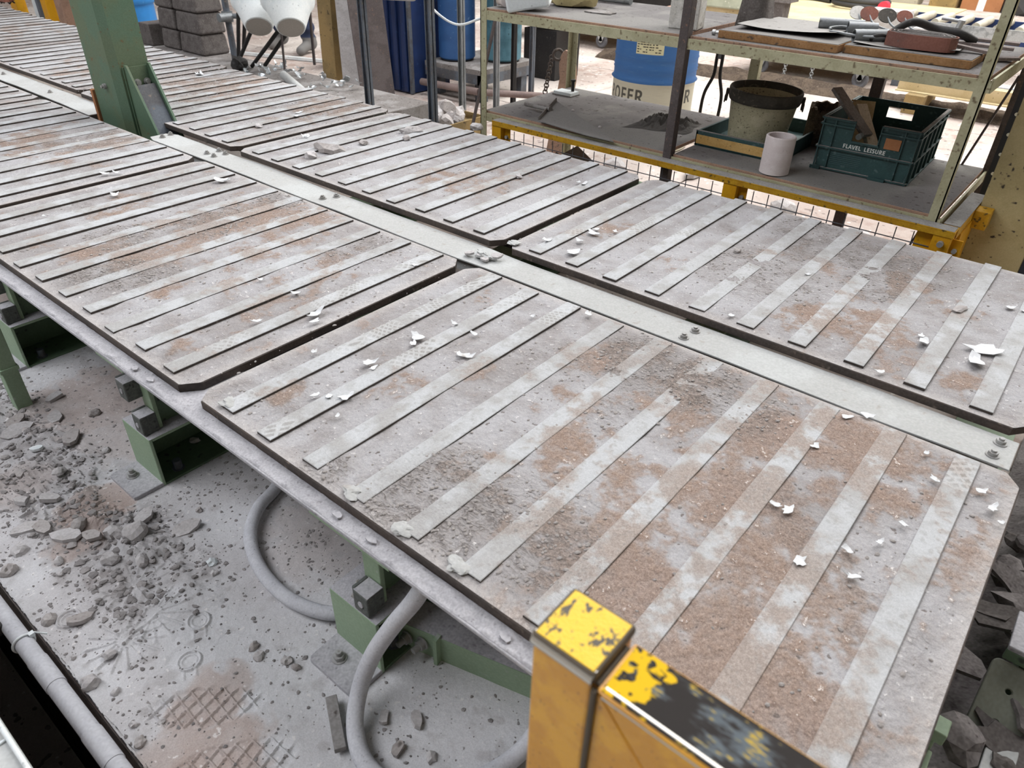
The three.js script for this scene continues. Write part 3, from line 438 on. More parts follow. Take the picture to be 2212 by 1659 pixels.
{
  const W = 2048, H = 640, A = new Uint8Array(W * H * 4), U = new Uint8Array(W * H * 4);
  const br = [[-1.9, -.417, .09, .9], [-1.83, -.36, .07, .8], [-1.96, -.46, .06, .8], [-1.117, -.298, .07, .7], [-.99, -.24, .09, .8], [-.9, -.24, .07, .7], [-1.05, -.17, .07, .6], [-2.5, -.7, .2, .6], [-2.2, -.8, .2, .4], [-2.2, -.33, .1, .4], [-1.35, -.9, .2, .25]];
  for (let j = 0; j < H; j++) for (let i = 0; i < W; i++) {
    const x = mix(SANDX[0], SANDX[1], (i + .5) / W), z = mix(SANDZ[0], SANDZ[1], (j + .5) / H), k = (j * W + i) * 4, g = rnd() - .5;
    const n1 = fbm(x * 5, z * 5, 4), n2 = fbm(x * 24, z * 24, 3), n3 = fbm(x * 85, z * 85, 2), b = field(br, x, z, (n2 - .5) * 1.1 + (n1 - .5) * .8);
    let c = mix3([204, 204, 206], [190, 188, 189], ss(.3, .7, n1)); c = mix3(c, [160, 137, 125], b * (.45 + .5 * n2)); c = mix3(c, [140, 134, 132], ruck(x, z) * .5 * n2 + .25 * ss(.6, .8, n2)); if (n3 > .84) c = mix3(c, [225, 222, 220], .7); if (n3 < .13) c = mix3(c, [110, 104, 102], .7);
    A[k] = c[0] + g * 18; A[k + 1] = c[1] + g * 18; A[k + 2] = c[2] + g * 18; A[k + 3] = 255;
    const v = .4 + .25 * (n3 - .5) + .3 * (n2 - .5) * (.3 + ruck(x, z)) + .06 * g; U[k] = U[k + 1] = U[k + 2] = Math.max(0, Math.min(255, v * 255)); U[k + 3] = 255;
  }
  const mk = (d, s) => { const t = new THREE.DataTexture(d, W, H, THREE.RGBAFormat); t.magFilter = THREE.LinearFilter; t.minFilter = THREE.LinearMipmapLinearFilter; t.generateMipmaps = true; if (s) t.colorSpace = THREE.SRGBColorSpace; t.needsUpdate = true; return t; };
  const mat = new THREE.MeshPhysicalMaterial({ specularIntensity: .1, map: mk(A, true), bumpMap: mk(U, false), bumpScale: .008, roughness: 1 });
  const grade = (l) => { const o = [l[0][0]]; for (const [a, b, n] of l) for (let i = 1; i <= n; i++) o.push(mix(a, b, i / n)); return o; };
  const gx = grade([[-3.35, -2.1, 150], [-2.1, -.75, 560], [-.75, .45, 130]]), gz = grade([[-1.3, -.75, 40], [-.75, -.56, 45], [-.56, -.14, 175]]), nx = gx.length - 1, nz = gz.length - 1, P = [], UV = [], I = []; const zAt = (j) => gz[j];
  for (let j = 0; j <= nz; j++) for (let i = 0; i <= nx; i++) { const x = gx[i], z = zAt(j) + (j === nz ? -.012 * (1 - fbm(x * 11, 6, 3)) : 0); P.push(x, sandY(x, z), z); UV.push((x - SANDX[0]) / (SANDX[1] - SANDX[0]), (z - SANDZ[0]) / (SANDZ[1] - SANDZ[0])); if (i < nx && j < nz) { const q = j * (nx + 1) + i; I.push(q, q + nx + 1, q + 1, q + 1, q + nx + 1, q + nx + 2); } }
  for (let i = 0; i < nx; i++) { const q = nz * (nx + 1) + i, b = P.length / 3; for (const k of [q, q + 1]) { P.push(P[k * 3], -.3, -.139); UV.push(UV[k * 2], UV[k * 2 + 1]); } I.push(q, b, q + 1, q + 1, b, b + 1); }
  const g = new THREE.BufferGeometry(); g.setAttribute('position', new THREE.Float32BufferAttribute(P, 3)); g.setAttribute('uv', new THREE.Float32BufferAttribute(UV, 2)); g.setIndex(I); g.computeVertexNormals();
  struct('floor', g, mat, { keepUV: true, label: 'grey trodden moulding sand with boot prints in front of the deck' });
  struct('floor', bx(SANDX[0], SANDX[1], -.1, -.004, -1.3, -.142), M.soil, { label: 'compacted ground beneath the sand' });
  struct('trim_1', bx(HALL.x0, HALL.x1, -1.8, -.012, -.1395, -.1375), M.soil, { label: 'sandy side of the service trench' });
}
// loose crumbs: too many to count
{
  const lump = lumpGeo(3, 1, .6, 1, 0, .4), n = 6500, im = new THREE.InstancedMesh(uvm(lump), M.rubble, n), o = new THREE.Object3D(); let c = 0;
  while (c < n) { const x = rr(-3.2, .3), z = rr(-1.0, -.15); const k = ruck(x, z); if (rnd() > .22 + .78 * k + .5 * ss(.5, .7, fbm(x * 5, z * 5, 2))) continue; const s = .0013 + .0045 * Math.pow(rnd(), 3.2) * (1 + 1.3 * k); o.position.set(x, sandY(x, z) + s * .1, z); o.rotation.set(0, rnd() * 6.3, rr(-.3, .3)); o.scale.set(s * rr(.7, 1.6), s, s * rr(.7, 1.4)); o.updateMatrix(); im.setMatrixAt(c, o.matrix); const q = rr(.75, 1.1); im.setColorAt(c, new THREE.Color(q, q * .98, q * .97)); c++; }
  im.name = 'sand_crumbs'; im.userData = { label: 'loose crumbs of grey sand scattered over the trodden floor', category: 'debris', kind: 'stuff' }; im.castShadow = im.receiveShadow = true; scene.add(im);
  const im2 = new THREE.InstancedMesh(uvm(lumpGeo(8, 1, .7, 1, 0, .4)), M.grit, 12000); c = 0;
  while (c < 12000) { const far = rnd() < .45, x = far ? rr(-5, .1) : rr(-3.0, .1), z = far ? rr(-2.74, -1.79) : rr(-1.57, -.62); const rf = field(ROUGH, x, z, 0); if (rnd() > .05 + .9 * rf) continue; const s = .0008 + .0042 * Math.pow(rnd(), 3.4); o.position.set(x, DECK + Math.max(dustFill(x, z), 0) + s * .2, z); o.rotation.set(0, rnd() * 6.3, rr(-.3, .3)); o.scale.set(s * rr(.7, 1.6), s * .8, s); o.updateMatrix(); im2.setMatrixAt(c++, o.matrix); }
  im2.name = 'grit'; im2.userData = { label: 'dark grit scattered over the deck plates', category: 'debris', kind: 'stuff' }; im2.castShadow = im2.receiveShadow = true; scene.add(im2);
}
// lumps and shards one can pick out
{
  const where = (x, z) => z > -.2 ? (x < -1.5 ? 'on the left part of the trench edge' : 'on the right part of the trench edge') : x > -.85 ? 'right of the near hose' : x > -1.25 ? 'left of the round bolted foot plate' : x > -1.6 ? 'between the conduit tie and the hose loop' : z < -.55 ? 'under the side rail left of the hose' : x < -2.2 ? 'at the left edge below the green post' : z < -.34 ? 'in the churned sand beside the brown boot print' : 'in the churned sand below the brown boot print';
  const L = [[-1.893, -.373, .034, 'l', 'angular grey lump of sand beside the brown boot print'], [-1.724, -.459, .05, 'l', 'wide crumbly clod left of the broad flat shard'], [-1.654, -.568, .055, 'f', 'broad thick shard with a dark broken edge, nearest the grey hose'], [-2.304, -.532, .06, 'f', 'smooth grey flat shard lying alone on the clean sand'], [-1.777, -.51, .045, 'f', 'tilted shard with a dark edge above the clods'], [-2.482, -.432, .065, 'f', 'large broken shard at the left edge of the floor'], [-2.536, -.452, .05, 'f'], [-2.47, -.546, .05, 'f'], [-2.171, -.58, .02, 'l', 'small squarish pebble left of the green foot'], [-2.329, -.436, .03, 'f', 'pinkish white chip at the left'], [-1.803, -.277, .022, 'l'], [-2.147, -.431, .03, 'l'], [-1.809, -.374, .035, 'f'], [-1.872, -.332, .06, 'f', 'long split shard with a brown edge left of the grey lump'], [-1.988, -.266, .05, 'f'], [-1.561, -.224, .04, 'f', 'cracked shard near the trench edge'], [-1.405, -.225, .022, 'l'], [-1.361, -.16, .03, 'l', 'pale lump on the edge of the trench'], [-1.619, -.175, .025, 'l'], [-1.481, -.544, .02, 'l', 'white lump of plaster beside the hose loop'], [-1.44, -.526, .016, 'l'], [-1.166, -.464, .02, 'l'], [-1.135, -.456, .018, 'l'], [-1.073, -.492, .022, 'l'], [-1.041, -.495, .016, 'l'], [-.784, -.545, .025, 'f'], [-.724, -.588, .03, 'f', 'half round chip right of the near hose'], [-.705, -.514, .025, 'f'], [-.64, -.55, .02, 'l'], [-1.919, -.221, .03, 'l'], [-1.864, -.175, .03, 'l'], [-1.301, -.186, .016, 'l'], [-1.193, -.175, .016, 'l'], [-1.145, -.165, .02, 'l', 'crumbly lump at the lower trench edge'], [-1.157, -.22, .014, 'l'], [-1.753, -.256, .014, 'l'], [-1.697, -.631, .016, 'l'], [-2.05, -.36, .04, 'f'], [-2.1, -.3, .035, 'f'], [-1.95, -.30, .045, 'f'], [-1.7, -.37, .035, 'l'], [-1.62, -.42, .03, 'l'], [-2.25, -.35, .03, 'f'], [-1.78, -.42, .04, 'l'], [-2.6, -.6, .04, 'f'], [-2.4, -.65, .03, 'l'], [-2.0, -.8, .025, 'l']];
  L.forEach(([x, z, r, k, lb], i) => {
    const white = lb && /white/.test(lb); const geo = k === 'l' ? lumpGeo(i + 1, r * .72, r * .6, r * .72 * rr(.7, 1), 1, .34, true) : (() => { const f = flakeGeo(i + 2, r * .6, .008 + rnd() * .006, 0, 8, .3); f.rotateX(rr(-.22, .22)); f.rotateZ(rr(-.2, .2)); return f; })();
    geo.rotateY(rnd() * 6.3); geo.translate(x, sandY(x, z) + (k === 'l' ? r * .15 : .004), z);
    single(k === 'l' ? 'sand_lump' : 'sand_shard', lb ?? `${k === 'l' ? 'rounded grey lump' : 'flat grey shard'} of sand ${where(x, z)}`, 'debris', geo, white ? M.white : i % 3 ? M.rubble : M.rockDark, { at: [x, sandY(x, z), z], group: lb ? undefined : `${k === 'l' ? 'lumps' : 'shards'} ${where(x, z)}` });
  });
  single('steel_offcut', 'short dusty flat bar lying on the floor left of the near hose', 'offcut', bar([-.905, .022, -.495], [-.792, .022, -.43], .026, .016, .002), M.dustDark, { at: [-.85, .012, -.46] });
}
// ---------- hoses, trench pipe, walkway ----------
{
  const h1 = single('hose', 'grey dusty hose looping left of the green foot plate', 'hose', tube([[-1.60, .30, -1.05], [-1.60, .10, -.90], [-1.585, .03, -.83], [-1.55, .03, -.745], [-1.483, .028, -.67], [-1.385, .028, -.62], [-1.27, .028, -.598], [-1.17, .028, -.605], [-1.08, .028, -.645], [-1.03, .03, -.72], [-1.04, .05, -.9]], .0185, 140, 16), M.hose, { at: [-1.48, .01, -.67], sc: 1.5 });
  single('hose', 'grey dusty hose arching down in front of the green foot to the bottom edge', 'hose', tube([[-.735, .47, -.70], [-.745, .42, -.69], [-.765, .335, -.652], [-.805, .245, -.612], [-.838, .15, -.572], [-.842, .07, -.53], [-.80, .034, -.478], [-.72, .03, -.442], [-.62, .03, -.46], [-.53, .03, -.56], [-.495, .03, -.66], [-.485, .06, -.72], [-.48, .2, -.75], [-.48, .42, -.76]], .0195, 160, 16), M.hose, { at: [-.8, .01, -.48], sc: 1.5 });
  const p = thing('conduit', 'grey steel conduit with couplings running along the trench', 'pipe', [-1.4, .05, -.103]);
  part(p, 'pipe', rod([-3.6, .048, -.100], [1.2, .048, -.108], .0205, 24), M.hose);
  for (const x of [-1.43, -1.16]) part(p, 'coupling', rod([x - .05, .048, -.104], [x + .05, .048, -.104], .0222, 24), M.hose);
  part(p, 'cable_tie', [tf(new THREE.TorusGeometry(.0235, .003, 8, 28), [-1.555, .048, -.103], [0, Math.PI / 2, 0]), box(.012, .01, .012, [-1.552, .064, -.124]), rod([-1.552, .068, -.128], [-1.54, .05, -.15], .0022)], M.white, { label: 'white cable tie around the conduit' });
  part(p, 'clip', rbox(.022, .03, .03, .006, [-1.64, .05, -.078]), M.black);
  const w = thing('walkway', 'pale wire mesh walkway panel in the bottom left corner', 'walkway', [-.8, .24, .7]);
  part(w, 'sheet', bx(-4, 2.4, .276, .2915, .006, 1.45), M.dustPale);
  part(w, 'edge_wire', rod([-4, .298, .012], [2.4, .298, .012], .0045, 10), M.white);
  for (let i = 0; i < 60; i++) part(w, 'wire', [rod([-3.95 + i * .105, .294, .01], [-3.95 + i * .105, .294, 1.4], .003, 6)], M.white);
  for (const z of [.11, .21, .31, .41, .51]) part(w, 'wire', rod([-4, .2985, z], [2.4, .2985, z], .003, 6), M.white);
  for (const x of [-3.8, -2.6, 1.0, 2.3]) part(w, 'leg', bx(x - .03, x + .03, 0, .276, .3, .36), M.blueSteel);
}
// ---------- yellow guard rail in the foreground ----------
{
  const wornTop = (base, chip, low, hi) => { const A = rgb(base), B = rgb(chip); return new THREE.MeshPhysicalMaterial({ roughness: .42, bumpMap: GRAINB, bumpScale: .0012, clearcoat: .25, clearcoatRoughness: .3, map: dataTex(512, 512, (u, v) => { const n = fbm(u * 8 + 3, v * 8, 4), m = fbm(u * 34, v * 16, 3); let c = mix3(A, B, .0 + 1 * ss(low, hi, n * .7 + m * .3)); const g = (rnd() - .5) * 8; return [c[0] + g, c[1] + g, c[2] + g]; }, true) }); };
  const capMat = wornTop(0xf6c80a, 0x4a4030, .63, .68), railTop = new THREE.MeshPhysicalMaterial({ roughness: .75, specularIntensity: .5, map: dataTex(512, 512, (u, v) => { const n = fbm(u * 9, v * 4 + 2, 4), m = fbm(u * 30 + 4, v * 30, 3); let c = mix3([46, 42, 40], [96, 104, 110], ss(.5, .66, n * .7 + m * .3) * ss(.95, .7, Math.abs(v - .5) * 2)); c = mix3(c, [214, 176, 60], ss(.66, .72, n * .45 + m * .55) * .8); { const e = u + .16 * (fbm(u * 20, v * 7, 3) - .5); if (e < .14) c = mix3(c, [232, 186, 24], ss(.14, .12, e) * ss(.36, .46, fbm(u * 40, v * 9, 3))); } return c; }, true, false) });
  const t = thing('guard_rail', 'worn yellow guard rail post and bar in the foreground', 'guard rail', [-.183, 0, -.329]);
  part(t, 'post', rbx(-.2135, -.1525, .0, 1.0525, -.3585, -.2985, .006, 4), M.yellowGloss = (() => { const m = grimy(0xe3a51a, 0xd08f14, .8, 0x8f5f14, .1, { f: 10, grain: 6, rough: .38, bump: .0008, coat: .4 }); return m; })(), { sc: 3 });
  const cap = part(t, 'cap', rbx(-.2145, -.1515, 1.0505, 1.0605, -.3595, -.2975, .0035, 3), M.capSteel = plain(0x5b5042, .5, .4)); M.steelEdge = (new THREE.MeshStandardMaterial({ color: 0xcfcbc4, roughness: .24, metalness: 1 }));
  part(cap, 'paint', planarUV(rbx(-.211, -.155, 1.0604, 1.0612, -.356, -.301, .0003, 1), -.211, -.155, -.356, -.301), capMat, { keepUV: true });
  part(t, 'base_plate', rbx(-.26, -.105, .02, .035, -.405, -.255, .003), M.yellow);
  const slant = (pts, z0, z1) => { const e = new THREE.ExtrudeGeometry(new THREE.Shape(pts.map((q) => new THREE.Vector2(...q))), { depth: z1 - z0 - .006, bevelEnabled: true, bevelSize: .003, bevelThickness: .003, bevelSegments: 3, bevelOffset: -.003 }); e.translate(0, 0, z0 + .003); return e; };
  part(t, 'bar', slant([[-.1475, 1.0505], [1.4, 1.0505], [1.4, .990], [-.094, .990]], -.3515, -.2955), M.yellowGloss, { sc: 3 });
  part(t, 'corner_gusset', slant([[-.1525, 1.046], [-.1515, 1.046], [-.0990, .9875], [-.035, .93], [-.1525, .80]], -.349, -.2995), M.yellowGloss, { sc: 3 });
  const b = part(t, 'bar_top', planarUV(rbx(-.145, .55, 1.0503, 1.0515, -.3495, -.2975, .0005, 1), -.145, .1, -.3495, -.2975), railTop, { keepUV: true, label: 'bar top worn to dark bare steel' });
  part(t, 'bare_edge', [rod([-.143, 1.0455, -.3015], [1.4, 1.0455, -.3015], .0062, 20), rod([-.2125, 1.0530, -.3028], [-.1535, 1.0530, -.3028], .0074, 20)], M.steelEdge, { label: 'shiny worn edge of the bar' });
  part(t, 'weld', [rod([-.151, 1.046, -.302], [-.151, 1.046, -.345], .004, 8), rod([-.151, 1.045, -.298], [-.151, .93, -.298], .003, 8)], M.capSteel);
  part(t, 'far_post', rbx(1.34, 1.4, 0, 1.05, -.3585, -.2985, .006, 3), M.yellowGloss, { sc: 3 });
}
// ---------- yellow mesh fence behind the far deck ----------
{
  const t = thing('mesh_fence', 'low yellow fence with wire mesh and a dusty top rail behind the far deck', 'fence', [-1.4, 0, -2.945]);
  const y = .578;
  part(t, 'top_rail', [rbx(-2.52, -.318, y - .006, y, -2.967, -2.906, .002), rbx(-2.52, -.318, y - .026, y - .004, -2.913, -2.907, .002)], M.yellowWorn);
  { const P = [], I = [], nx = 220, nz = 5; for (let j = 0; j <= nz; j++) for (let i = 0; i <= nx; i++) { const x = mix(-2.515, -.322, i / nx), z = mix(-2.9665, -2.9065, j / nz), e = j % nz ? 1 : 0; P.push(x, y + .0006 + e * (.001 + .004 * Math.max(0, fbm(x * 30, z * 60, 2) - .35)), z); if (i < nx && j < nz) { const q = j * (nx + 1) + i; I.push(q, q + nx + 1, q + 1, q + 1, q + nx + 1, q + nx + 2); } } const g = new THREE.BufferGeometry(); g.setAttribute('position', new THREE.Float32BufferAttribute(P, 3)); g.setIndex(I); g.computeVertexNormals(); part(t, 'sand_layer', g, M.railDust = grimy(0x9d9b98, 0x8c8a88, .7, 0x75726f, .2, { f: 12, grain: 20, rough: 1, bump: .0012 }), { kind: 'stuff' }); }
  const post = (x, w) => { part(t, 'post', rbx(x, x + w, 0, y - .008, -2.972, -2.912, .003), M.yellow); part(t, 'lug', bx(x + w, x + w + .035, .40, .54, -2.95, -2.944), M.yellow); part(t, 'bolt', tf(cyl(.009, .009, .014, [0, 0, 0], undefined, 8), [x + w + .018, .50, -2.938], [Math.PI / 2, 0, 0]), M.bolt); };
  post(-2.525, .062); post(-1.218, .062); post(-.385, .062);
  part(t, 'bolt', tf(cyl(.011, .011, .02, [0, 0, 0], undefined, 10), [-.352, .525, -2.905], [Math.PI / 2, 0, 0]), M.bolt);
  part(t, 'lug', bx(-.445, -.386, .35, .54, -2.95, -2.944), M.yellow);
  const wires = (a, b) => { const n = Math.round((b - a) / .062); for (let i = 1; i < n; i++) { const x = a + (b - a) * i / n; part(t, 'wire', rod([x, .05, -2.945], [x + rr(-.002, .002), .535, -2.945], .0021, 6), M.blueSteel); } for (const yy of [.10, .20, .30, .40, .492]) part(t, 'wire', rod([a, yy, -2.942], [b, yy, -2.942], .0021, 6), M.blueSteel); };
  wires(-2.46, -1.22); wires(-1.155, -.39);
  const rt = thing('fence_return', 'short yellow return rail from the fence corner to the cream column', 'fence', [-.345, 0, -3.2]);
  part(rt, 'return_rail', rbx(-.372, -.318, y - .048, y + .001, -3.42, -2.97, .003), M.yellowWorn); part(rt, 'return_dust', rbx(-.373, -.317, y + .0008, y + .004, -3.42, -2.97, .001), M.railDust);
  part(rt, 'return_panel', rbx(-.325, -.314, .02, y - .048, -3.30, -3.05, .002), M.yellow); part(rt, 'return_bracket', [rbx(-.318, -.262, y - .075, y - .004, -3.30, -3.225, .004)], M.yellowWorn);
}
{ // cream column at the right edge
  const t = thing('building_column', 'cream painted steel column with chipped paint at the right edge', 'column', [-.2, 0, -3.36]);
  part(t, 'flange', rbx(-.315, -.105, 0, 6.9, -3.325, -3.305, .003), M.creamCol, { sc: 1.2 }); part(t, 'web', bx(-.216, -.204, 0, 6.9, -3.50, -3.325), M.creamCol); part(t, 'flange', bx(-.315, -.105, 0, 6.9, -3.52, -3.50), M.creamCol);
  part(t, 'edge_strip', rbx(-.104, -.07, 0, 6.9, -3.33, -3.305, .003), M.blackBlue = plain(0x262b38, .5));
  const p = thing('perforated_strut', 'dark blue perforated strut leaning beside the cream column', 'strut', [-.3, 0, -3.6]); part(p, 'strut', bar([-.345, 0, -3.62], [-.345, 2.4, -3.62], .04, .02), M.blackBlue); for (const y of [.62, .7, .78, .86]) part(p, 'hole', tf(cyl(.007, .007, .004, [0, 0, 0], undefined, 12), [-.345, y, -3.6085], [Math.PI / 2, 0, 0]), M.white);
}
// ---------- two tier bench ----------
const SY = .60, UY = 1.083; // top of lower and upper boards
{
  const t = thing('bench', 'two tier cream steel bench with dusty boards behind the fence', 'bench', [-1.5, 0, -3.36]);
  const x0 = -2.645, x1 = -.385, zf = -2.972, zb = -3.76;
  const angle = (x, z, sx, sz, y0, y1, m, w = .04) => part(t, 'post', [bx(x, x + sx * w, y0, y1, z, z + sz * .005), bx(x, x + sx * .005, y0, y1, z, z + sz * w)], m);
  angle(x0 - .006, zf + .006, 1, -1, 0, 1.5, M.cream); angle(x1 - .012, zf + .006, -1, -1, 0, 1.45, M.cream, .034);
  part(t, 'post', rbx(-1.548, -1.508, 0, 1.7, zf - .03, zf + .012, .003), M.rustPost);
  angle(x0, zb, 1, 1, 0, 1.1, M.cream); part(t, 'post', rbx(-1.54, -1.49, 0, 1.075, zb - .01, zb + .03, .003), M.cream); part(t, 'post', rbx(-.95, -.90, 0, 1.075, zb - .01, zb + .03, .003), M.rustPost); part(t, 'post', rbx(-.40, -.365, 0, 1.5, zb - .01, zb + .03, .003), M.rustPost);
  for (const [y, nm] of [[SY, 'lower'], [UY, 'upper']]) {
    part(t, 'front_frame', [bx(x0, x1, y - .052, y - .012, zf - .004, zf + .004), bx(x0, x1, y - .022, y - .018, zf - .04, zf)], M.cream);
    part(t, 'back_frame', bx(x0, x1, y - .052, y - .012, zb - .004, zb + .004), M.cream); part(t, 'end_frame', bx(x0 - .002, x0 + .004, y - .052, y - .012, zb, zf), M.cream); part(t, 'end_frame', bx(x1 - .004, x1 + .004, y - .052, y - .006, zb, zf), M.cream);
    for (const [a, b] of [[x0 + .012, -1.552], [-1.505, x1 - .012]]) {
      part(t, 'board', rbx(a, b, y - .018, y - .002, zb + .01, zf - .006, .002), M.ply);
      const P = [], I = [], nx = 70, nz = 46; for (let j = 0; j <= nz; j++) for (let i = 0; i <= nx; i++) { const x = mix(a + .002, b - .002, i / nx), z = mix(zb + .012, zf - .009, j / nz), e = (i % nx && j % nz) ? 1 : 0; P.push(x, y - .0018 + e * (.0012 + .0035 * fbm(x * 9, z * 9, 3)), z); if (i < nx && j < nz) { const q = j * (nx + 1) + i; I.push(q, q + nx + 1, q + 1, q + 1, q + nx + 1, q + nx + 2); } }
      const g = new THREE.BufferGeometry(); g.setAttribute('position', new THREE.Float32BufferAttribute(P, 3)); g.setIndex(I); g.computeVertexNormals(); part(t, 'sand_layer', g, M.shelfDust, { kind: 'stuff' });
    }
  }
  part(t, 'brace', bar([-.60, .08, -3.74], [-.40, .98, -3.74], .03, .008), M.rustPost);
}
// ---------- on the lower board ----------
{
  const s = SY;
  const d = thing('shovel', 'dusty grey flat shovel blade with a short handle on the lower board', 'shovel', [-2.2, s, -3.05]);
  { const g = new THREE.BufferGeometry(); const a = [-2.255, s + .015, -2.955], b = [-2.335, s + .055, -3.21], c = [-1.87, s + .005, -3.0], e = [-1.80, s + .003, -2.945], f = [-1.95, s + .004, -2.94], P = []; const top = [a, b, c, e, f], bot = top.map((p) => [p[0], p[1] - .004, p[2]]); const q = (u, v, w) => P.push(...u, ...v, ...w); for (let i = 1; i < 4; i++) { q(top[0], top[i + 1], top[i]); q(bot[0], bot[i], bot[i + 1]); } for (let i = 0; i < 5; i++) { const j = (i + 1) % 5; q(top[i], top[j], bot[j]); q(top[i], bot[j], bot[i]); } g.setAttribute('position', new THREE.Float32BufferAttribute(P, 3)); g.computeVertexNormals(); part(d, 'blade', g, M.bladeGrey = grimy(0x7d7b79, 0x72706e, .6, 0x65625f, .15, { f: 6, grain: 10, rough: .9 })); part(d, 'side_lip', bar([-2.255, s + .022, -2.955], [-2.335, s + .062, -3.21], .004, .02), M.dustDark); }
  part(d, 'handle', rod([-2.275, s + .045, -3.08], [-2.475, s + .03, -3.13], .013, 14), M.dustDark);
  const v = thing('clamp_block', 'small whitish block with an upright bolt at the back of the lower board', 'block', [-2.52, s, -3.56]); part(v, 'block', [rbx(-2.585, -2.465, s + .002, s + .022, -3.60, -3.52, .003)], M.white); part(v, 'bolt', [rod([-2.49, s + .02, -3.575], [-2.49, s + .075, -3.575], .009, 12), rod([-2.49, s + .075, -3.575], [-2.49, s + .085, -3.575], .014, 12)], M.black); part(v, 'base', rbx(-2.59, -2.46, s, s + .006, -3.605, -3.515, .001), M.dustDark);
  // crumpled cloth
  { const nx = 44, nz = 30, P = [], I = []; for (let j = 0; j <= nz; j++) for (let i = 0; i <= nx; i++) { const u = i / nx * 2 - 1, w = j / nz * 2 - 1; const wob = 1 + .35 * (fbm(u * 2 + 4, w * 2, 2) - .5); const x = -1.76 + u * .135 * wob, z = -3.37 + w * .12 * wob + u * -.05; const e = Math.max(0, 1 - Math.pow(Math.max(Math.abs(u), Math.abs(w)), 3)); const rid = 1 - Math.abs(2 * fbm(u * 4.6 + 1 + w * 2, w * 3.4 + 7 - u * 2.4, 2) - 1); P.push(x, s + .003 + e * (.006 + .062 * Math.pow(rid, 3.5) * (1 - .4 * Math.hypot(u, w))), z); if (i < nx && j < nz) { const q = j * (nx + 1) + i; I.push(q, q + nx + 1, q + 1, q + 1, q + nx + 1, q + nx + 2); } } const g = new THREE.BufferGeometry(); g.setAttribute('position', new THREE.Float32BufferAttribute(P, 3)); g.setIndex(I); g.computeVertexNormals(); single('cloth', 'crumpled grey cloth behind the rusty bench post', 'cloth', g, M.cloth = new THREE.MeshStandardMaterial({ color: 0x55524f, roughness: 1, side: THREE.DoubleSide }), { at: [-1.76, s, -3.37] }); }
  // shallow tray with a worn yellow front
  const tr = thing('tray', 'shallow dark green tray with a worn yellow front under the bucket', 'tray', [-1.33, s, -3.42]); const tx0 = -1.50, tx1 = -1.09, tz0 = -3.72, tz1 = -3.165;
  part(tr, 'base', bx(tx0, tx1, s + .002, s + .008, tz0, tz1), M.crate); part(tr, 'front', rbx(tx0, tx1, s + .002, s + .068, tz1 - .012, tz1, .003), M.crate); part(tr, 'front_paint', rbx(tx0 + .006, tx1 - .006, s + .012, s + .052, tz1 - .002, tz1 + .0015, .001), M.paintYellow = grimy(0xc9a568, 0xb99352, .7, 0x6a5a3c, .3, { f: 12, grain: 14 }), { label: 'flaking yellow paint on the front' });
  part(tr, 'side', rbx(tx0, tx0 + .012, s + .002, s + .068, tz0, tz1, .003), M.crate); part(tr, 'side', rbx(tx1 - .012, tx1, s + .002, s + .068, tz0, tz1, .003), M.crate); part(tr, 'back', rbx(tx0, tx1, s + .002, s + .068, tz0, tz0 + .012, .003), M.crate); part(tr, 'dust_rim', box(.41, .002, .01, [-1.295, s + .0695, tz1 - .006]), M.dustDark);
  // bucket
  const b = thing('bucket', 'dirty cream bucket with a black rim standing in the tray', 'bucket', [-1.30, s + .009, -3.375]); b.scale.setScalar(1.06);
  const loc = { local: true };
  part(b, 'body', [lathe([[0, 0], [.112, 0], [.118, .004], [.142, .20], [.138, .20], [.113, .01], [0, .008]], 48)], M.bucketCream = grimy(0xbdb79c, 0xaaa488, .8, 0x5c564a, .3, { f: 12, grain: 18, rough: .8 }), { local: true, sc: 2 });
  part(b, 'rim', [lathe([[.136, .175], [.147, .178], [.152, .19], [.153, .222], [.150, .228], [.144, .228], [.138, .2], [.136, .175]], 48)], M.rim = grimy(0x4a463f, 0x39352f, .7, 0x716a5c, .3, { f: 12, grain: 12 }), { local: true });
  for (const a of [2.75, -.35]) part(b, 'handle_lug', [tf(rbox(.012, .05, .03, .004), [Math.cos(a) * .158, .185, Math.sin(a) * .158], [0, -a, 0]), tf(new THREE.TorusGeometry(.014, .003, 8, 16), [Math.cos(a) * .163, .168, Math.sin(a) * .163], [0, -a + Math.PI / 2, 0])], M.rim, loc);
  part(b, 'inside_dirt', cyl(.118, .118, .004, [0, .03, 0], undefined, 32), M.fibre, loc);
  b.rotation.z = -.035;
  single('lid', 'curved dark lid fragment leaning on the bucket in the tray', 'lid', (() => { const g = new THREE.CylinderGeometry(.13, .125, .06, 24, 1, true, 3.6, 1.5), g2 = new THREE.CylinderGeometry(.126, .121, .06, 24, 1, true, 3.6, 1.5); g.translate(-1.31, s + .045, -3.43); g2.translate(-1.31, s + .045, -3.43); return [g, g2]; })(), M.rim, { at: [-1.4, s + .01, -3.43] });
  const cu = thing('crucible', 'small pinkish white open cylinder at the front of the lower board', 'crucible', [-1.06, s + .002, -3.035]); part(cu, 'wall', lathe([[.055, 0], [.060, .002], [.060, .148], [.057, .152], [.050, .152], [.048, .148], [.046, .02], [.0, .018], [0, 0], [.045, 0]], 40), M.pinkwhite, { local: true, sc: 3 });
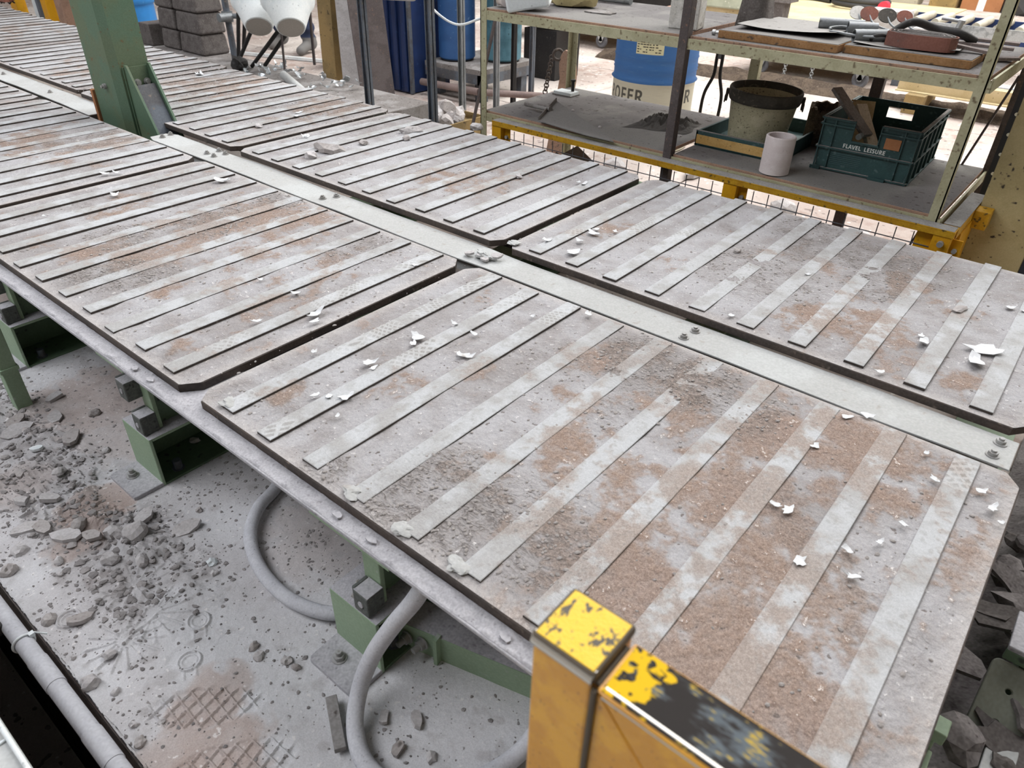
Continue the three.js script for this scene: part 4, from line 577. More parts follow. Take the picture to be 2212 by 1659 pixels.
  const ft = thing('fibre_sleeve', 'burnt dark fibre sleeve with a torn top left of the crate', 'sleeve', [-1.085, s + .002, -3.60]); { const g = new THREE.CylinderGeometry(.066, .070, .19, 40, 6, true), p = g.attributes.position; const g2 = new THREE.CylinderGeometry(.050, .054, .19, 40, 6, true), p2 = g2.attributes.position; for (const q of [p, p2]) for (let i = 0; i < q.count; i++) { if (q.getY(i) > .09) { const a = Math.atan2(q.getZ(i), q.getX(i)); q.setY(i, .095 - .035 * noise(Math.cos(a) * 2.6 + 4, Math.sin(a) * 2.6) - .03 * ss(.5, 1, Math.cos(a - 1.2))); } } const idx = g2.index.array; for (let i = 0; i < idx.length; i += 3) { const k = idx[i]; idx[i] = idx[i + 1]; idx[i + 1] = k; } const n = 40, P = []; const row = (q, j) => [q.getX(j), q.getY(j), q.getZ(j)]; for (let i = 0; i < n; i++) { P.push(...row(p, i), ...row(p, i + 1), ...row(p2, i + 1), ...row(p, i), ...row(p2, i + 1), ...row(p2, i)); } const ring = new THREE.BufferGeometry(); ring.setAttribute('position', new THREE.Float32BufferAttribute(P, 3)); ring.computeVertexNormals(); ring.setAttribute('uv', new THREE.Float32BufferAttribute(new Float32Array(P.length / 3 * 2), 2)); g.computeVertexNormals(); g2.computeVertexNormals(); for (const q of [g, g2, ring]) q.translate(0, .095, 0); part(ft, 'wall', [g, g2], M.fibre, { local: true, sc: 2 }); part(ft, 'torn_edge', ring, M.fibre, { local: true, label: 'pale dusty torn edge' }); part(ft, 'floor', cyl(.05, .05, .004, [0, .002, 0], undefined, 24), M.fibre, { local: true }); }
  // crate
  const c = thing('crate', 'dark green plastic crate lettered in white, holding wood offcuts', 'crate', [-.778, s + .002, -3.23]);
  c.rotation.y = .03; const CW = .372, CD = .50, CH = .212, h2 = CW / 2, lo = { local: true };
  // front wall with an open handle notch, tapering outwards a little
  const wallShape = (w, notch) => { const sh = new THREE.Shape([[-w / 2 + .008, 0], [w / 2 - .008, 0], [w / 2, CH], [-w / 2, CH]].map((q) => new THREE.Vector2(...q))); if (notch) { const hh = new THREE.Path([[-notch, CH * .66], [notch, CH * .66], [notch, CH * .88], [-notch, CH * .88]].map((q) => new THREE.Vector2(...q))); sh.holes.push(hh); } return new THREE.ExtrudeGeometry(sh, { depth: .005, bevelEnabled: false }); };
  const fshape = new THREE.Shape([[-h2 + .008, 0], [h2 - .008, 0], [h2, CH], [.045, CH], [.045, CH * .62], [-.06, CH * .62], [-.06, CH], [-h2, CH]].map((q) => new THREE.Vector2(...q)));
  part(c, 'front_wall', tf(new THREE.ExtrudeGeometry(fshape, { depth: .005, bevelEnabled: false }), [0, 0, -.005]), M.crate, lo);
  part(c, 'back_wall', tf(wallShape(CW, .055), [0, 0, -CD]), M.crate, lo);
  part(c, 'floor', bx(-h2 + .008, h2 - .008, 0, .006, -CD, 0), M.crate, lo);
  for (const sx of [-1, 1]) part(c, 'side_wall', tf(wallShape(CD), [sx * (h2 - .004), 0, -CD / 2], [0, Math.PI / 2, 0]), M.crate, lo);
  for (const y of [.006, .092, .185, CH - .004]) { part(c, 'rib', [...(y > .13 ? [bx(-h2 - .004, -.06, y - .003, y + .003, -.002, .010), bx(.045, h2 + .004, y - .003, y + .003, -.002, .010)] : [bx(-h2 - .004, h2 + .004, y - .003, y + .003, -.002, .010)])], M.crate, lo); for (const sx of [-1, 1]) part(c, 'rib', bx(sx * h2, sx * (h2 + .010), y - .003, y + .003, -CD, .004), M.crate, lo); }
  for (const x of [-h2 + .002, -.135, .135, h2 - .002]) part(c, 'rib', bx(x - .0025, x + .0025, 0, CH, 0, .009), M.crate, lo);
  part(c, 'rib', [bx(-.06, .05, CH * .62 - .004, CH * .62 + .003, 0, .010), bx(-.062, -.058, CH * .62, CH, 0, .009), bx(.043, .047, CH * .62, CH, 0, .009)], M.crate, lo);
  for (let k = 0; k < 6; k++) part(c, 'rib', bx(h2, h2 + .009, 0, CH, -.02 - k * .09, -.015 - k * .09), M.crate, lo);
  part(c, 'dust_rim', [bx(-h2, -.062, CH, CH + .0015, -.005, .008), bx(.047, h2, CH, CH + .0015, -.005, .008), bx(h2 - .004, h2 + .008, CH, CH + .0015, -CD, 0), bx(-h2 - .006, h2 + .006, .0955, .0965, 0, .011), bx(-h2 - .006, h2 + .006, .0095, .0105, 0, .011)], M.dustDark, lo);
  part(c, 'foot', [bx(.045, .11, .0, .012, .004, .02), bx(-h2 - .01, -h2 + .03, 0, .014, .0, .016)], M.crate, lo);
  part(c, 'notch_label', rbx(.068, .128, CH * .60, CH * .80, .001, .004, .001), M.card, { local: true, label: 'torn brown paper label' });
  part(c, 'vent_panel', (() => { const l = []; for (let i = 0; i < 24; i++) for (let j = 0; j < 7; j++) l.push(box(.0022, .0022, .003, [-.125 + i * .0052, .03 + j * .0075, .001])); return l; })(), M.crateDot = plain(0x557072, .7), { local: true, kind: 'stuff' });
  const font = await new FontLoader().loadAsync('fonts/droid/droid_sans_bold.typeface.json');
  let tg = new TextGeometry('FLAVEL  LEISURE', { font, size: .0165, depth: .0012, curveSegments: 4, bevelEnabled: false }); tg.computeBoundingBox(); const tw = tg.boundingBox.max.x; tg.scale(.168 / tw, 1, 1); tg.translate(-.088, .102, .0006); part(c, 'lettering', tg, M.letter = plain(0xd8dcd8, .8), { local: true });
  part(c, 'shadow_board', box(.001, .001, .001, [0, .01, -.2]), M.crate, lo); c.remove(c.children[c.children.length - 1]);
  single('wood_offcut', 'pale rough timber slat sticking up out of the crate', 'offcut', bar([-.89, s + .235, -3.42], [-.74, s + .08, -3.275], .045, .022), M.woodPale = grimy(0xcfc6b4, 0xb5a88f, .8, 0x8a7b62, .3, { f: 14, grain: 22, rough: 1, bump: .003 }), { at: [-.8, s + .1, -3.3] });
  single('wood_offcut', 'dark dusty board lying slanted across the crate', 'offcut', bar([-1.00, s + .29, -3.40], [-.80, s + .15, -3.30], .05, .014), M.dustDark, { at: [-.9, s + .1, -3.3] });
  single('wood_offcut', 'brown timber plank leaning inside the back left corner of the crate', 'offcut', bar([-.93, s + .215, -3.60], [-.86, s + .03, -3.4], .10, .016), M.woodOld, { at: [-.9, s + .03, -3.5] });
  single('steel_stud', 'round bolt head showing in the notch of the crate', 'bolt', tf(cyl(.012, .012, .03, [0, 0, 0], undefined, 16), [-.815, s + .155, -3.245], [Math.PI / 2, 0, 0]), M.clamp, { at: [-.815, s + .155, -3.245] });
  for (let i = 0; i < 14; i++) { const x = rr(-2.4, -.6), z = rr(-3.6, -3.05), r = rr(.004, .012); if ((x > -1.5 && x < -1.0 && z < -3.1) || (x > -1 && z < -3.2)) continue; single('board_crumb', 'small crumb of sand lying on the lower bench board', 'debris', tf(lumpGeo(i + 50, r, r * .7, r, 1, .3), [x, s + .003, z]), M.rockDark, { at: [x, s, z], group: 'crumbs on the lower board' }); }
}
// ---------- on the upper board ----------
{
  const s = UY;
  single('white_slab', 'chipped white plaster lump at the left end of the upper board', 'lump', tf(rbox(.21, .09, .16, .015), [-2.42, s + .062, -3.06], [.25, .5, .2]), M.white, { at: [-2.42, s, -3.06] });
  single('cream_block', 'cream rough block beside the plaster lump on the upper board', 'block', tf(lumpGeo(71, .13, .09, .09, 2, .15), [-2.36, s + .04, -3.34]), M.creamCol, { at: [-2.36, s, -3.34] });
  single('cable_end', 'small pale rubber cap at the left end of the upper board', 'cap', rod([-2.60, s + .03, -3.06], [-2.54, s + .03, -3.03], .025), M.pinkwhite, { at: [-2.57, s, -3.05] });
  single('broken_plate', 'thin dark broken plate lying flat on the upper board', 'plate', tf(flakeGeo(33, .06, .004, 0, 10, .35), [-2.12, s + .003, -3.24]), M.dustDark, { at: [-2.12, s, -3.24] });
  single('pipe_offcut', 'dark short pipe lying at the back of the upper board', 'pipe', rod([-2.42, s + .022, -3.60], [-2.18, s + .022, -3.60], .018, 16), M.galv, { at: [-2.3, s, -3.6] });
  single('white_block', 'speckled white block standing behind the rusty bench post', 'block', tf(rbox(.13, .20, .10, .006), [-1.615, s + .10, -3.14], [0, .2, 0]), M.whiteSpeck = grimy(0xd6d4cf, 0xc0beb8, .7, 0x8d8a84, .4, { f: 24, grain: 22, rough: 1, bump: .002 }), { at: [-1.615, s, -3.14] });
  single('mould_block', 'brown grey tapered block at the back of the upper board', 'block', (() => { const g = new THREE.CylinderGeometry(.06, .088, .2, 4, 1); g.rotateY(Math.PI / 4); g.translate(-1.42, s + .10, -3.40); return g.toNonIndexed(); })(), M.block, { at: [-1.42, s, -3.4] });
  const board = (x0, x1, z0, z1, y0, lb) => { const t = thing('plank', lb, 'plank', [(x0 + x1) / 2, y0, (z0 + z1) / 2]); part(t, 'timber', rbx(x0, x1, y0, y0 + .027, z0, z1, .002), M.planktimber = M.planktimber ?? grimy(0xa07a52, 0x86633f, .7, 0x54463a, .35, { f: 9, grain: 18, rough: .9 })); part(t, 'sand_layer', rbx(x0 + .002, x1 - .002, y0 + .026, y0 + .0295, z0 + .002, z1 - .002, .001), M.shelfDust, { kind: 'stuff' }); };
  board(-1.395, -.915, -3.42, -3.0, s + .002, 'thick brown timber board, the left of two on the upper board'); board(-.905, -.475, -3.44, -3.03, s + .002, 'thick brown timber board under the rolled belt');
  const sheet = (x0, x1, z0, z1, y, rot, lb, mat, curl = .0) => { const nx = 16, nz = 10, P = [], I = []; for (const side of [0, 1]) for (let j = 0; j <= nz; j++) for (let i = 0; i <= nx; i++) { const u = i / nx, w = j / nz; P.push(mix(-(x1 - x0) / 2, (x1 - x0) / 2, u), (side ? -.0015 : 0) + curl * Math.pow(Math.abs(u - .4), 2) * (w > .5 ? w : .5) + .004 * noise(u * 3, w * 3), mix(-(z1 - z0) / 2, (z1 - z0) / 2, w)); if (i < nx && j < nz) { const q = side * (nx + 1) * (nz + 1) + j * (nx + 1) + i; side ? I.push(q, q + 1, q + nx + 1, q + 1, q + nx + 2, q + nx + 1) : I.push(q, q + nx + 1, q + 1, q + 1, q + nx + 1, q + nx + 2); } } const g = new THREE.BufferGeometry(); g.setAttribute('position', new THREE.Float32BufferAttribute(P, 3)); g.setIndex(I); g.computeVertexNormals(); g.rotateY(rot); g.translate((x0 + x1) / 2, y, (z0 + z1) / 2); single('sheet', lb, 'sheet', g, mat, { at: [(x0 + x1) / 2, y, (z0 + z1) / 2] }); };
  M.sheetGrey = grimy(0x9a9894, 0x8a8784, .6, 0x6e6b68, .15, { f: 5, grain: 10, rough: .8 }); M.sheetGrey.side = THREE.DoubleSide;
  sheet(-1.37, -.99, -3.52, -3.16, s + .034, -.03, 'large grey sheet on the left timber board', M.sheetGrey, .02); sheet(-1.36, -.97, -3.36, -3.08, s + .044, .04, 'upper grey sheet with a lifted front edge', M.sheetGrey, .03); sheet(-.90, -.55, -3.38, -3.07, s + .034, .12, 'curled grey sheet beneath the rolled belt', M.sheetGrey, .03);
  const tubeOf = (a, b, r, lb) => { const t = thing('tube_offcut', lb, 'tube', a); const L = len(a, b), g = lathe([[r, -L / 2], [r, L / 2], [r * .8, L / 2], [r * .8, -L / 2], [r, -L / 2]], 24); orient(g, a, b); part(t, 'wall', g, M.galv); };
  tubeOf([-1.085, s + .066, -3.24], [-.93, s + .066, -3.30], .02, 'left steel tube offcut lying on the grey sheets'); tubeOf([-.90, s + .053, -3.10], [-.79, s + .056, -3.18], .023, 'short steel tube offcut in front of the rod loop'); tubeOf([-.965, s + .062, -3.22], [-.87, s + .062, -3.27], .023, 'middle tube offcut with a slanted cut end');
  const ladle = (cx, cz, r, m, lb, tip) => { const t = thing('disc_ladle', lb, 'ladle', [cx, s + .03, cz]); const dir = V3(.35, .55, .75).normalize(); const a = [cx - dir.x * .002, s + .095 - .002, cz - dir.z * .002], b = [cx + dir.x * .002, s + .095 + .002, cz + dir.z * .002]; part(t, 'disc', orient(new THREE.CylinderGeometry(r, r * .94, .006, 28), a, b), m); part(t, 'rod', tube([[cx, s + .093, cz], [cx + .03, s + .07, cz + .03], tip, [tip[0] + .06, tip[1] - .004, tip[2] + .01]], .004, 24, 8), M.galv); };
  ladle(-1.0, -3.42, .033, M.whiteSpeck, 'white disc on a bent rod among the tubes', [-.93, s + .055, -3.36]); ladle(-.955, -3.42, .035, M.rust, 'left dark disc on a bent rod', [-.86, s + .058, -3.34]); ladle(-.885, -3.42, .035, M.rim, 'middle dark disc on a bent rod', [-.80, s + .06, -3.34]); ladle(-.825, -3.44, .03, M.rust, 'smallest dark disc on a bent rod', [-.76, s + .06, -3.38]);
  single('rod_loop', 'bent thin steel rod loop lying over the sheets', 'rod', tube([[-1.0, s + .06, -3.14], [-1.02, s + .06, -3.19], [-.99, s + .062, -3.24], [-.90, s + .06, -3.22], [-.80, s + .058, -3.16], [-.79, s + .06, -3.12], [-.86, s + .055, -3.10], [-1.0, s + .056, -3.13]], .0045, 70, 8), M.galv, { at: [-.9, s + .05, -3.15] });
  const belt = thing('belt', 'rolled red brown flat belt lying on the curled sheet', 'belt', [-.66, s + .04, -3.16]);
  const band = (pts, h, y, m, nm) => { const cv = new THREE.CatmullRomCurve3(pts.map((p) => V3(p[0], 0, p[1]))), n = 48, P = []; const C = cv.getPoints(n); const off = (i, k) => { const a = C[Math.max(0, i - 1)], b = C[Math.min(n, i + 1)], dx = b.x - a.x, dz = b.z - a.z, l = Math.hypot(dx, dz); return [C[i].x + dz / l * k, C[i].z - dx / l * k]; }; for (let i = 0; i < n; i++) { const [ax, az] = off(i, .002), [bx_, bz] = off(i + 1, .002), [cx, cz] = off(i, -.002), [dx, dz] = off(i + 1, -.002); const q = (p0, p1, p2, p3) => P.push(...p0, ...p1, ...p2, ...p0, ...p2, ...p3); q([ax, y, az], [bx_, y, bz], [bx_, y + h, bz], [ax, y + h, az]); q([dx, y, dz], [cx, y, cz], [cx, y + h, cz], [dx, y + h, dz]); q([ax, y + h, az], [bx_, y + h, bz], [dx, y + h, dz], [cx, y + h, cz]); q([cx, y, cz], [dx, y, dz], [bx_, y, bz], [ax, y, az]); } const g = new THREE.BufferGeometry(); g.setAttribute('position', new THREE.Float32BufferAttribute(P, 3)); g.computeVertexNormals(); part(belt, nm, g, m); };
  M.beltRed = grimy(0x84584c, 0x6f4d45, .8, 0x5c5350, .3, { f: 8, grain: 12, rough: .85 }); M.beltRed.side = THREE.DoubleSide;
  for (let k = 0; k < 5; k++) { const q = k * .011; band([[-.785 + q, -3.10 - q * .3], [-.72, -3.075 - q], [-.64, -3.07 - q], [-.57 - q * .5, -3.085 - q], [-.555 - q, -3.13], [-.62, -3.19 + q * .5], [-.72, -3.20 + q], [-.785 + q, -3.15], [-.78 + q, -3.11 - q]], .046 + .002 * (k % 2), s + .037, k ? M.dustDark : M.beltRed, 'coil'); }
  single('shackle', 'dark steel shackle lying at the left end of the rolled belt', 'shackle', tf(new THREE.TorusGeometry(.028, .007, 10, 24), [-.815, s + .05, -3.13], [1.1, 0, .3]), M.black, { at: [-.815, s + .04, -3.13] });
  single('black_strap', 'black folded strap lying behind the rolled belt', 'strap', tube([[-.80, s + .06, -3.16], [-.74, s + .105, -3.22], [-.66, s + .085, -3.27], [-.58, s + .08, -3.26], [-.53, s + .055, -3.30]], .014, 40, 8), M.black, { at: [-.66, s + .05, -3.2] });
  single('spring_clamp', 'galvanised clip standing up behind the belt', 'clip', [rod([-.60, s + .06, -3.27], [-.59, s + .12, -3.28], .011), rod([-.66, s + .12, -3.29], [-.58, s + .115, -3.29], .006)], M.zinc, { at: [-.6, s + .05, -3.28] });
  const fb = (a, b, w, lb) => single('flat_bar', lb, 'flat bar', bar(a, b, w, .01, .001), M.barBrown = M.barBrown ?? grimy(0x7c706c, 0x6a605d, .7, 0x978b84, .3, { f: 14, grain: 16, rough: .85 }), { at: [(a[0] + b[0]) / 2, a[1] - .006, (a[2] + b[2]) / 2] });
  fb([-.58, s + .052, -3.19], [-.44, s + .038, -3.19], .03, 'front short flat bar right of the belt'); fb([-.62, s + .05, -3.27], [-.40, s + .045, -3.30], .035, 'middle flat bar right of the belt'); fb([-.68, s + .055, -3.37], [-.40, s + .05, -3.40], .035, 'rear long flat bar right of the belt'); fb([-.47, s + .012, -3.24], [-.385, s + .01, -3.35], .03, 'short flat bar at the right end of the upper board');
  single('bolt_loose', 'shiny loose bolt at the left corner of the left timber board', 'bolt', [rod([-1.43, s + .012, -3.05], [-1.40, s + .012, -3.05], .007, 10), rod([-1.443, s + .012, -3.05], [-1.43, s + .012, -3.05], .011, 6)], M.zinc, { at: [-1.42, s + .003, -3.05] });
  // tongs hanging behind the bench
  const tg = thing('tongs', 'black two pronged tongs hanging at the back of the bench', 'tongs', [-1.98, .45, -3.85]); for (const k of [-1, 1]) part(tg, 'prong', tube([[-1.74 + k * .014, 1.02, -3.82], [-1.745 + k * .016, .86, -3.82], [-1.745 + k * .018, .78, -3.82], [-1.75 + k * .05, .68, -3.82], [-1.755 + k * .052, .52, -3.82]], .009, 40, 8), M.black); part(tg, 'grip', bar([-1.74, 1.02, -3.82], [-1.744, .86, -3.82], .035, .012), M.galv);
  // chain and plate hook by the left end
  const hk = thing('chain_hook', 'rusty curved hook plate with a hanging chain behind the left bench end', 'hook', [-2.86, .3, -3.92]); part(hk, 'plate', (() => { const sh = new THREE.Shape(); sh.moveTo(-.13, 0); sh.lineTo(-.03, .60); sh.quadraticCurveTo(-.06, .72, .0, .76); sh.quadraticCurveTo(.09, .74, .085, .6); sh.lineTo(.0, 0); const e = new THREE.ExtrudeGeometry(sh, { depth: .015, bevelEnabled: true, bevelSize: .002, bevelThickness: .002, bevelSegments: 1 }); e.translate(-2.80, 0, -3.93); return e; })(), M.ply); for (let k = 0; k < 11; k++) part(hk, 'link', tf(new THREE.TorusGeometry(.014, .0042, 6, 14), [-2.89 - k * .004, .71 - k * .021, -3.90], [0, k % 2 ? Math.PI / 2 : .3, 0]), M.darkSteel); part(hk, 'shackle', tf(new THREE.TorusGeometry(.03, .009, 8, 18), [-2.85, .73, -3.91], [0, .6, 0]), M.darkSteel);
}
// ---------- behind the bench ----------
{ // blue and white steel drum with stencilled letters
  const R = .292, H = .84, cv = document.createElement('canvas'); cv.width = 2048; cv.height = 1024; const c = cv.getContext('2d'); const Y = (y) => 1024 * (1 - y / H), Xu = (th) => (((th / (2 * Math.PI)) % 1) + 1) % 1 * 2048;
  c.fillStyle = '#bdb9a6'; c.fillRect(0, 0, 2048, 1024); c.fillStyle = '#3566a0'; c.fillRect(0, 0, 2048, Y(.475));
  for (let i = 0; i < 2600; i++) { const y = rnd() * 1024, up = y < Y(.48); c.globalAlpha = .06 + .12 * rnd(); c.fillStyle = up ? (rnd() < .5 ? '#7f97a8' : '#1d4d8c') : (rnd() < .5 ? '#8f8a72' : '#ded6b0'); c.fillRect(rnd() * 2048, y, 4 + rnd() * 60, 1 + rnd() * 6); }
  c.globalAlpha = 1; c.fillStyle = '#d3cda6'; c.fillRect(Xu(.32) - 110, Y(.755), 220, 110); c.fillStyle = '#3d3a33'; for (let k = 0; k < 5; k++) for (let i = 0; i < 8; i++) if (rnd() < .7) c.fillRect(Xu(.32) - 98 + i * 24, Y(.745) + k * 19, 8 + rnd() * 14, 8);
  c.fillStyle = '#4a4942'; c.font = 'bold 150px sans-serif'; c.textAlign = 'right'; for (const o of [0, 2048]) { c.save(); c.translate(Xu(.30) + o, Y(.345)); c.scale(.82, 1); c.fillText('ROFER', 0, 0); c.restore(); } c.textAlign = 'left'; c.fillText('R', Xu(1.35), Y(.345));
  const tx = new THREE.CanvasTexture(cv); tx.colorSpace = THREE.SRGBColorSpace; tx.wrapS = THREE.RepeatWrapping;
  const pr = [[.0, .004], [R - .01, .004], [R, .012], [R, .20], [R + .012, .212], [R, .224], [R, .465], [R + .014, .480], [R, .495], [R, .54], [R + .005, .548], [R, .556], [R + .005, .568], [R, .58], [R, .62], [R + .005, .63], [R, .64], [R, .82], [R + .006, .83], [R + .002, H], [R - .012, H], [R - .015, .82], [0, .82]];
  const g = lathe(pr, 64), p = g.attributes.position, uv = g.attributes.uv; for (let i = 0; i < p.count; i++) uv.setY(i, Math.max(0, Math.min(1, p.getY(i) / H)));
  const t = thing('drum', 'blue and white steel drum with stencilled black letters behind the bench', 'drum', [-2.74, 0, -4.95]); part(t, 'shell', g, new THREE.MeshStandardMaterial({ map: tx, roughness: .55 }), { local: true, keepUV: true });
}
function castor(t, x, z) { const w = part(t, 'castor_wheel', [tf(new THREE.TorusGeometry(.062, .02, 10, 28), [x, .085, z]), tf(cyl(.055, .055, .026, [0, 0, 0], undefined, 24), [x, .085, z], [Math.PI / 2, 0, 0])], M.wheel = M.wheel ?? grimy(0x77777a, 0x66666a, .6, 0x8e8e8e, .2)); part(w, 'hub', tf(cyl(.018, .018, .06, [0, 0, 0], undefined, 12), [x, .085, z], [Math.PI / 2, 0, 0]), M.zinc); part(t, 'castor_fork', [bar([x - .045, .20, z + .03], [x + .005, .08, z + .03], .004, .05), bar([x + .045, .20, z + .03], [x - .005, .08, z + .03], .004, .05), bx(x - .06, x + .06, .20, .21, z - .05, z + .05)], M.zinc); }
{
  const trolley = (x0, x1, lb, cs) => { const t = thing('trolley', lb, 'trolley', [(x0 + x1) / 2, 0, -8.6]); part(t, 'frame', [bx(x0, x1, .21, .30, -8.18, -8.08), bx(x0, x1, .21, .30, -9.12, -9.02), bx(x0, x0 + .1, .21, .30, -9.02, -8.18), bx(x1 - .1, x1, .21, .30, -9.02, -8.18)], M.cream); part(t, 'deck', bx(x0, x1, .30, .33, -9.15, -8.05), M.woodOld); for (const x of cs) { castor(t, x, -8.13); castor(t, x, -9.05); } };
  trolley(-6.6, -4.9, 'low cream trolley on castors seen left of the blue and white drum', [-6.28, -5.28]); trolley(-3.5, -2.08, 'low cream trolley on castors seen between bucket and upper board', [-3.23, -2.19]);
  single('steel_beam', 'long cream steel beam lying along the back aisle', 'beam', [bx(-1.7, 1.6, .16, .26, -7.68, -7.56), bx(-1.7, 1.6, .155, .165, -7.74, -7.50)], M.beamCream = grimy(0xcdbb94, 0xbba77d, .6, 0x8b7a5a, .2, { f: 5, grain: 10 }), { at: [-.5, .15, -7.62] });
  for (const x of [-1.5, -.1, 1.2]) single('timber_bearer', 'dark timber bearer under the long cream beam' + (x < -1 ? ', left end' : x < 0 ? ', middle' : ', right end'), 'bearer', bx(x - .08, x + .08, .0, .155, -7.85, -7.4), M.woodOld, { at: [x, 0, -7.62] });
  { const P = [], I = [], nx = 160, nz = 10; for (let j = 0; j <= nz; j++) for (let i = 0; i <= nx; i++) { const x = mix(-5, 1.6, i / nx), w = j / nz * 2 - 1, z = -7.78 + w * .22 * (.7 + .6 * fbm(x * 2, 3, 2)); P.push(x, .003 + Math.max(0, (1 - w * w)) * (.02 + .09 * fbm(x * 5, w * 2, 3)), z); if (i < nx && j < nz) { const q = j * (nx + 1) + i; I.push(q, q + nx + 1, q + 1, q + 1, q + nx + 1, q + nx + 2); } } const g = new THREE.BufferGeometry(); g.setAttribute('position', new THREE.Float32BufferAttribute(P, 3)); g.setIndex(I); g.computeVertexNormals(); single('sand_ridge', 'dark ridge of spilt sand along the long cream beam', 'sand', g, M.fibre, { kind: 'stuff', at: [-1.7, 0, -7.78] }); }
  for (const [x, z] of [[-2.9, -7.95], [-2.62, -7.95]]) { const t = thing('hanging_chain', x < -2.7 ? 'short hanging chain, the left of two under the trolley edge' : 'short hanging chain, the right of two under the trolley edge', 'chain', [x, .02, z]); for (let k = 0; k < 8; k++) part(t, 'link', tf(new THREE.TorusGeometry(.016, .005, 6, 12), [x, .20 - k * .024, z], [0, k % 2 ? Math.PI / 2 : 0, 0]), M.zinc); }
  // roller conveyor
  const cv = thing('roller_conveyor', 'blue roller conveyor with pale rollers in the top right background', 'conveyor', [-.6, 0, -9.8]);
  part(cv, 'side_beam', [bx(-2.5, 1.8, .40, .50, -9.56, -9.53)], M.foil); part(cv, 'side_beam', [bx(-2.5, 1.8, .22, .40, -9.58, -9.53)], M.navy); part(cv, 'side_beam', [bx(-2.5, 1.8, .22, .50, -10.35, -10.32)], M.navy);
  for (let i = 0; i < 20; i++) part(cv, 'roller', rod([-2.38 + i * .2, .49, -9.56], [-2.38 + i * .2, .49, -10.32], .042, 14), M.rollerPale = M.rollerPale ?? grimy(0xb9b2a2, 0xa69f8e, .6, 0x8a8478, .2)); for (const x of [-2.4, -.4, 1.7]) part(cv, 'leg', [bx(x - .03, x + .03, 0, .22, -9.6, -9.54), bx(x - .03, x + .03, 0, .22, -10.36, -10.3)], M.navy);
  const taper = (x, y, z, w, h, d, lb, m = M.block, top = .78, nm = 'mould_block', gr) => { const g = new THREE.CylinderGeometry(.7071 * top, .7071, 1, 4, 1); g.rotateY(Math.PI / 4); g.scale(w, h, d); g.translate(x, y + h / 2, z); return single(nm, lb, 'block', g.toNonIndexed(), m, { at: [x, y, z], group: gr }); };
  taper(-2.38, .26, -9.3, .46, .34, .34, 'left grey tapered block in front of the roller conveyor', M.rubble, .85); taper(-1.88, .20, -9.0, .36, .30, .30, 'right grey tapered block in front of the roller conveyor', M.rubble, .8);
  single('block_stand', 'timber bearer under the left tapered block by the conveyor', 'bearer', bx(-2.6, -2.15, 0, .26, -9.45, -9.15), M.woodOld, { at: [-2.38, 0, -9.3] }); single('block_stand', 'timber bearer under the right tapered block by the conveyor', 'bearer', bx(-2.02, -1.74, 0, .2, -9.13, -8.87), M.woodOld, { at: [-1.98, 0, -9.0] });
  single('light_steel_channel', 'pale steel channel lying in front of the roller conveyor', 'channel', bar([-2.0, .05, -8.6], [.9, .05, -8.75], .10, .10), M.blueSteel, { at: [-.5, 0, -8.67] });
  const ps = single('plywood_sheet', 'yellowish plywood sheets on the floor in the far aisle', 'sheet', rbx(-6.6, -2.9, .001, .02, -16.2, -12.4, .003), M.plyPale = grimy(0xd9c9a0, 0xcab78b, .6, 0xa9966c, .2, { f: 3 }), { at: [-4.7, 0, -14.3] });
  const hs = (pts, r, lb, m) => single('hose_coil', lb, 'hose', tube(pts, r, 110, 10), m, { at: [-4.6, .02, -15.3] });
  const coil = (cx, cz, r, y, n) => [...Array(n * 12 + 1)].map((_, i) => { const a = i / 12 * Math.PI * 2; return [cx + Math.cos(a) * r * (1 + .1 * noise(i * .3, 4)), y + i * .006, cz + Math.sin(a) * r * .7]; });
  hs(coil(-4.3, -14.7, .42, .068, 2), .045, 'dark coiled hose lying on the plywood sheets', M.rubber); hs([[-4.9, .068, -15.0], [-5.3, .068, -15.2], [-5.8, .068, -15.0], [-6.2, .068, -15.4]], .045, 'dark hose end running left from the coil', M.rubber);
  single('red_plug', 'bright pink red plug on the coiled hose', 'plug', tf(cyl(.09, .09, .12, [0, 0, 0], undefined, 18), [-3.83, .10, -14.45], [Math.PI / 2, 0, .4]), plain(0xd8344c, .6), { at: [-3.83, .02, -14.45] });
  // far goods
  const carton = (x, y, z, lb) => { const t = thing('carton', lb, 'carton', [x, y, z]); part(t, 'box', bx(x - .32, x + .32, y, y + .42, z - .3, z + .3), M.card); part(t, 'tape', [bx(x - .06, x + .06, y - .0, y + .423, z + .299, z + .302)], M.white); };
  carton(-2.72, .0, -16.6, 'lower brown carton with white tape at the top edge'); carton(-2.72, .42, -16.6, 'upper brown carton with white tape at the top edge');
  single('brown_crate', 'dark brown box left of the cartons at the top edge', 'box', rbx(-3.55, -3.1, 0, .9, -16.7, -16.2, .02), M.woodOld, { at: [-3.3, 0, -16.4] }); single('pale_box', 'pale grey box above the left tapered block', 'box', rbx(-4.3, -3.75, 0, .9, -16.65, -16.25, .02), M.rollerPale, { at: [-4, 0, -16.45] });
  single('sack', 'black filled sack right of the cartons, the left one', 'sack', tf(lumpGeo(91, .42, .55, .35, 2, .16), [-2.0, .18, -16.4]), M.rubber, { at: [-2, 0, -16.4] }); single('sack', 'black filled sack at the top right, the right one', 'sack', tf(lumpGeo(95, .40, .5, .35, 2, .16), [-1.05, .17, -16.2]), M.rubber, { at: [-1.05, 0, -16.2] });
  taper(-4.62, .30, -11.9, .40, .42, .36, 'dark grey tapered block on the stub by the plywood', M.block, .8); single('block_stand', 'dark stub under the tapered block by the plywood', 'stand', bx(-4.75, -4.5, 0, .30, -12.0, -11.75), M.block, { at: [-4.62, 0, -11.87] });
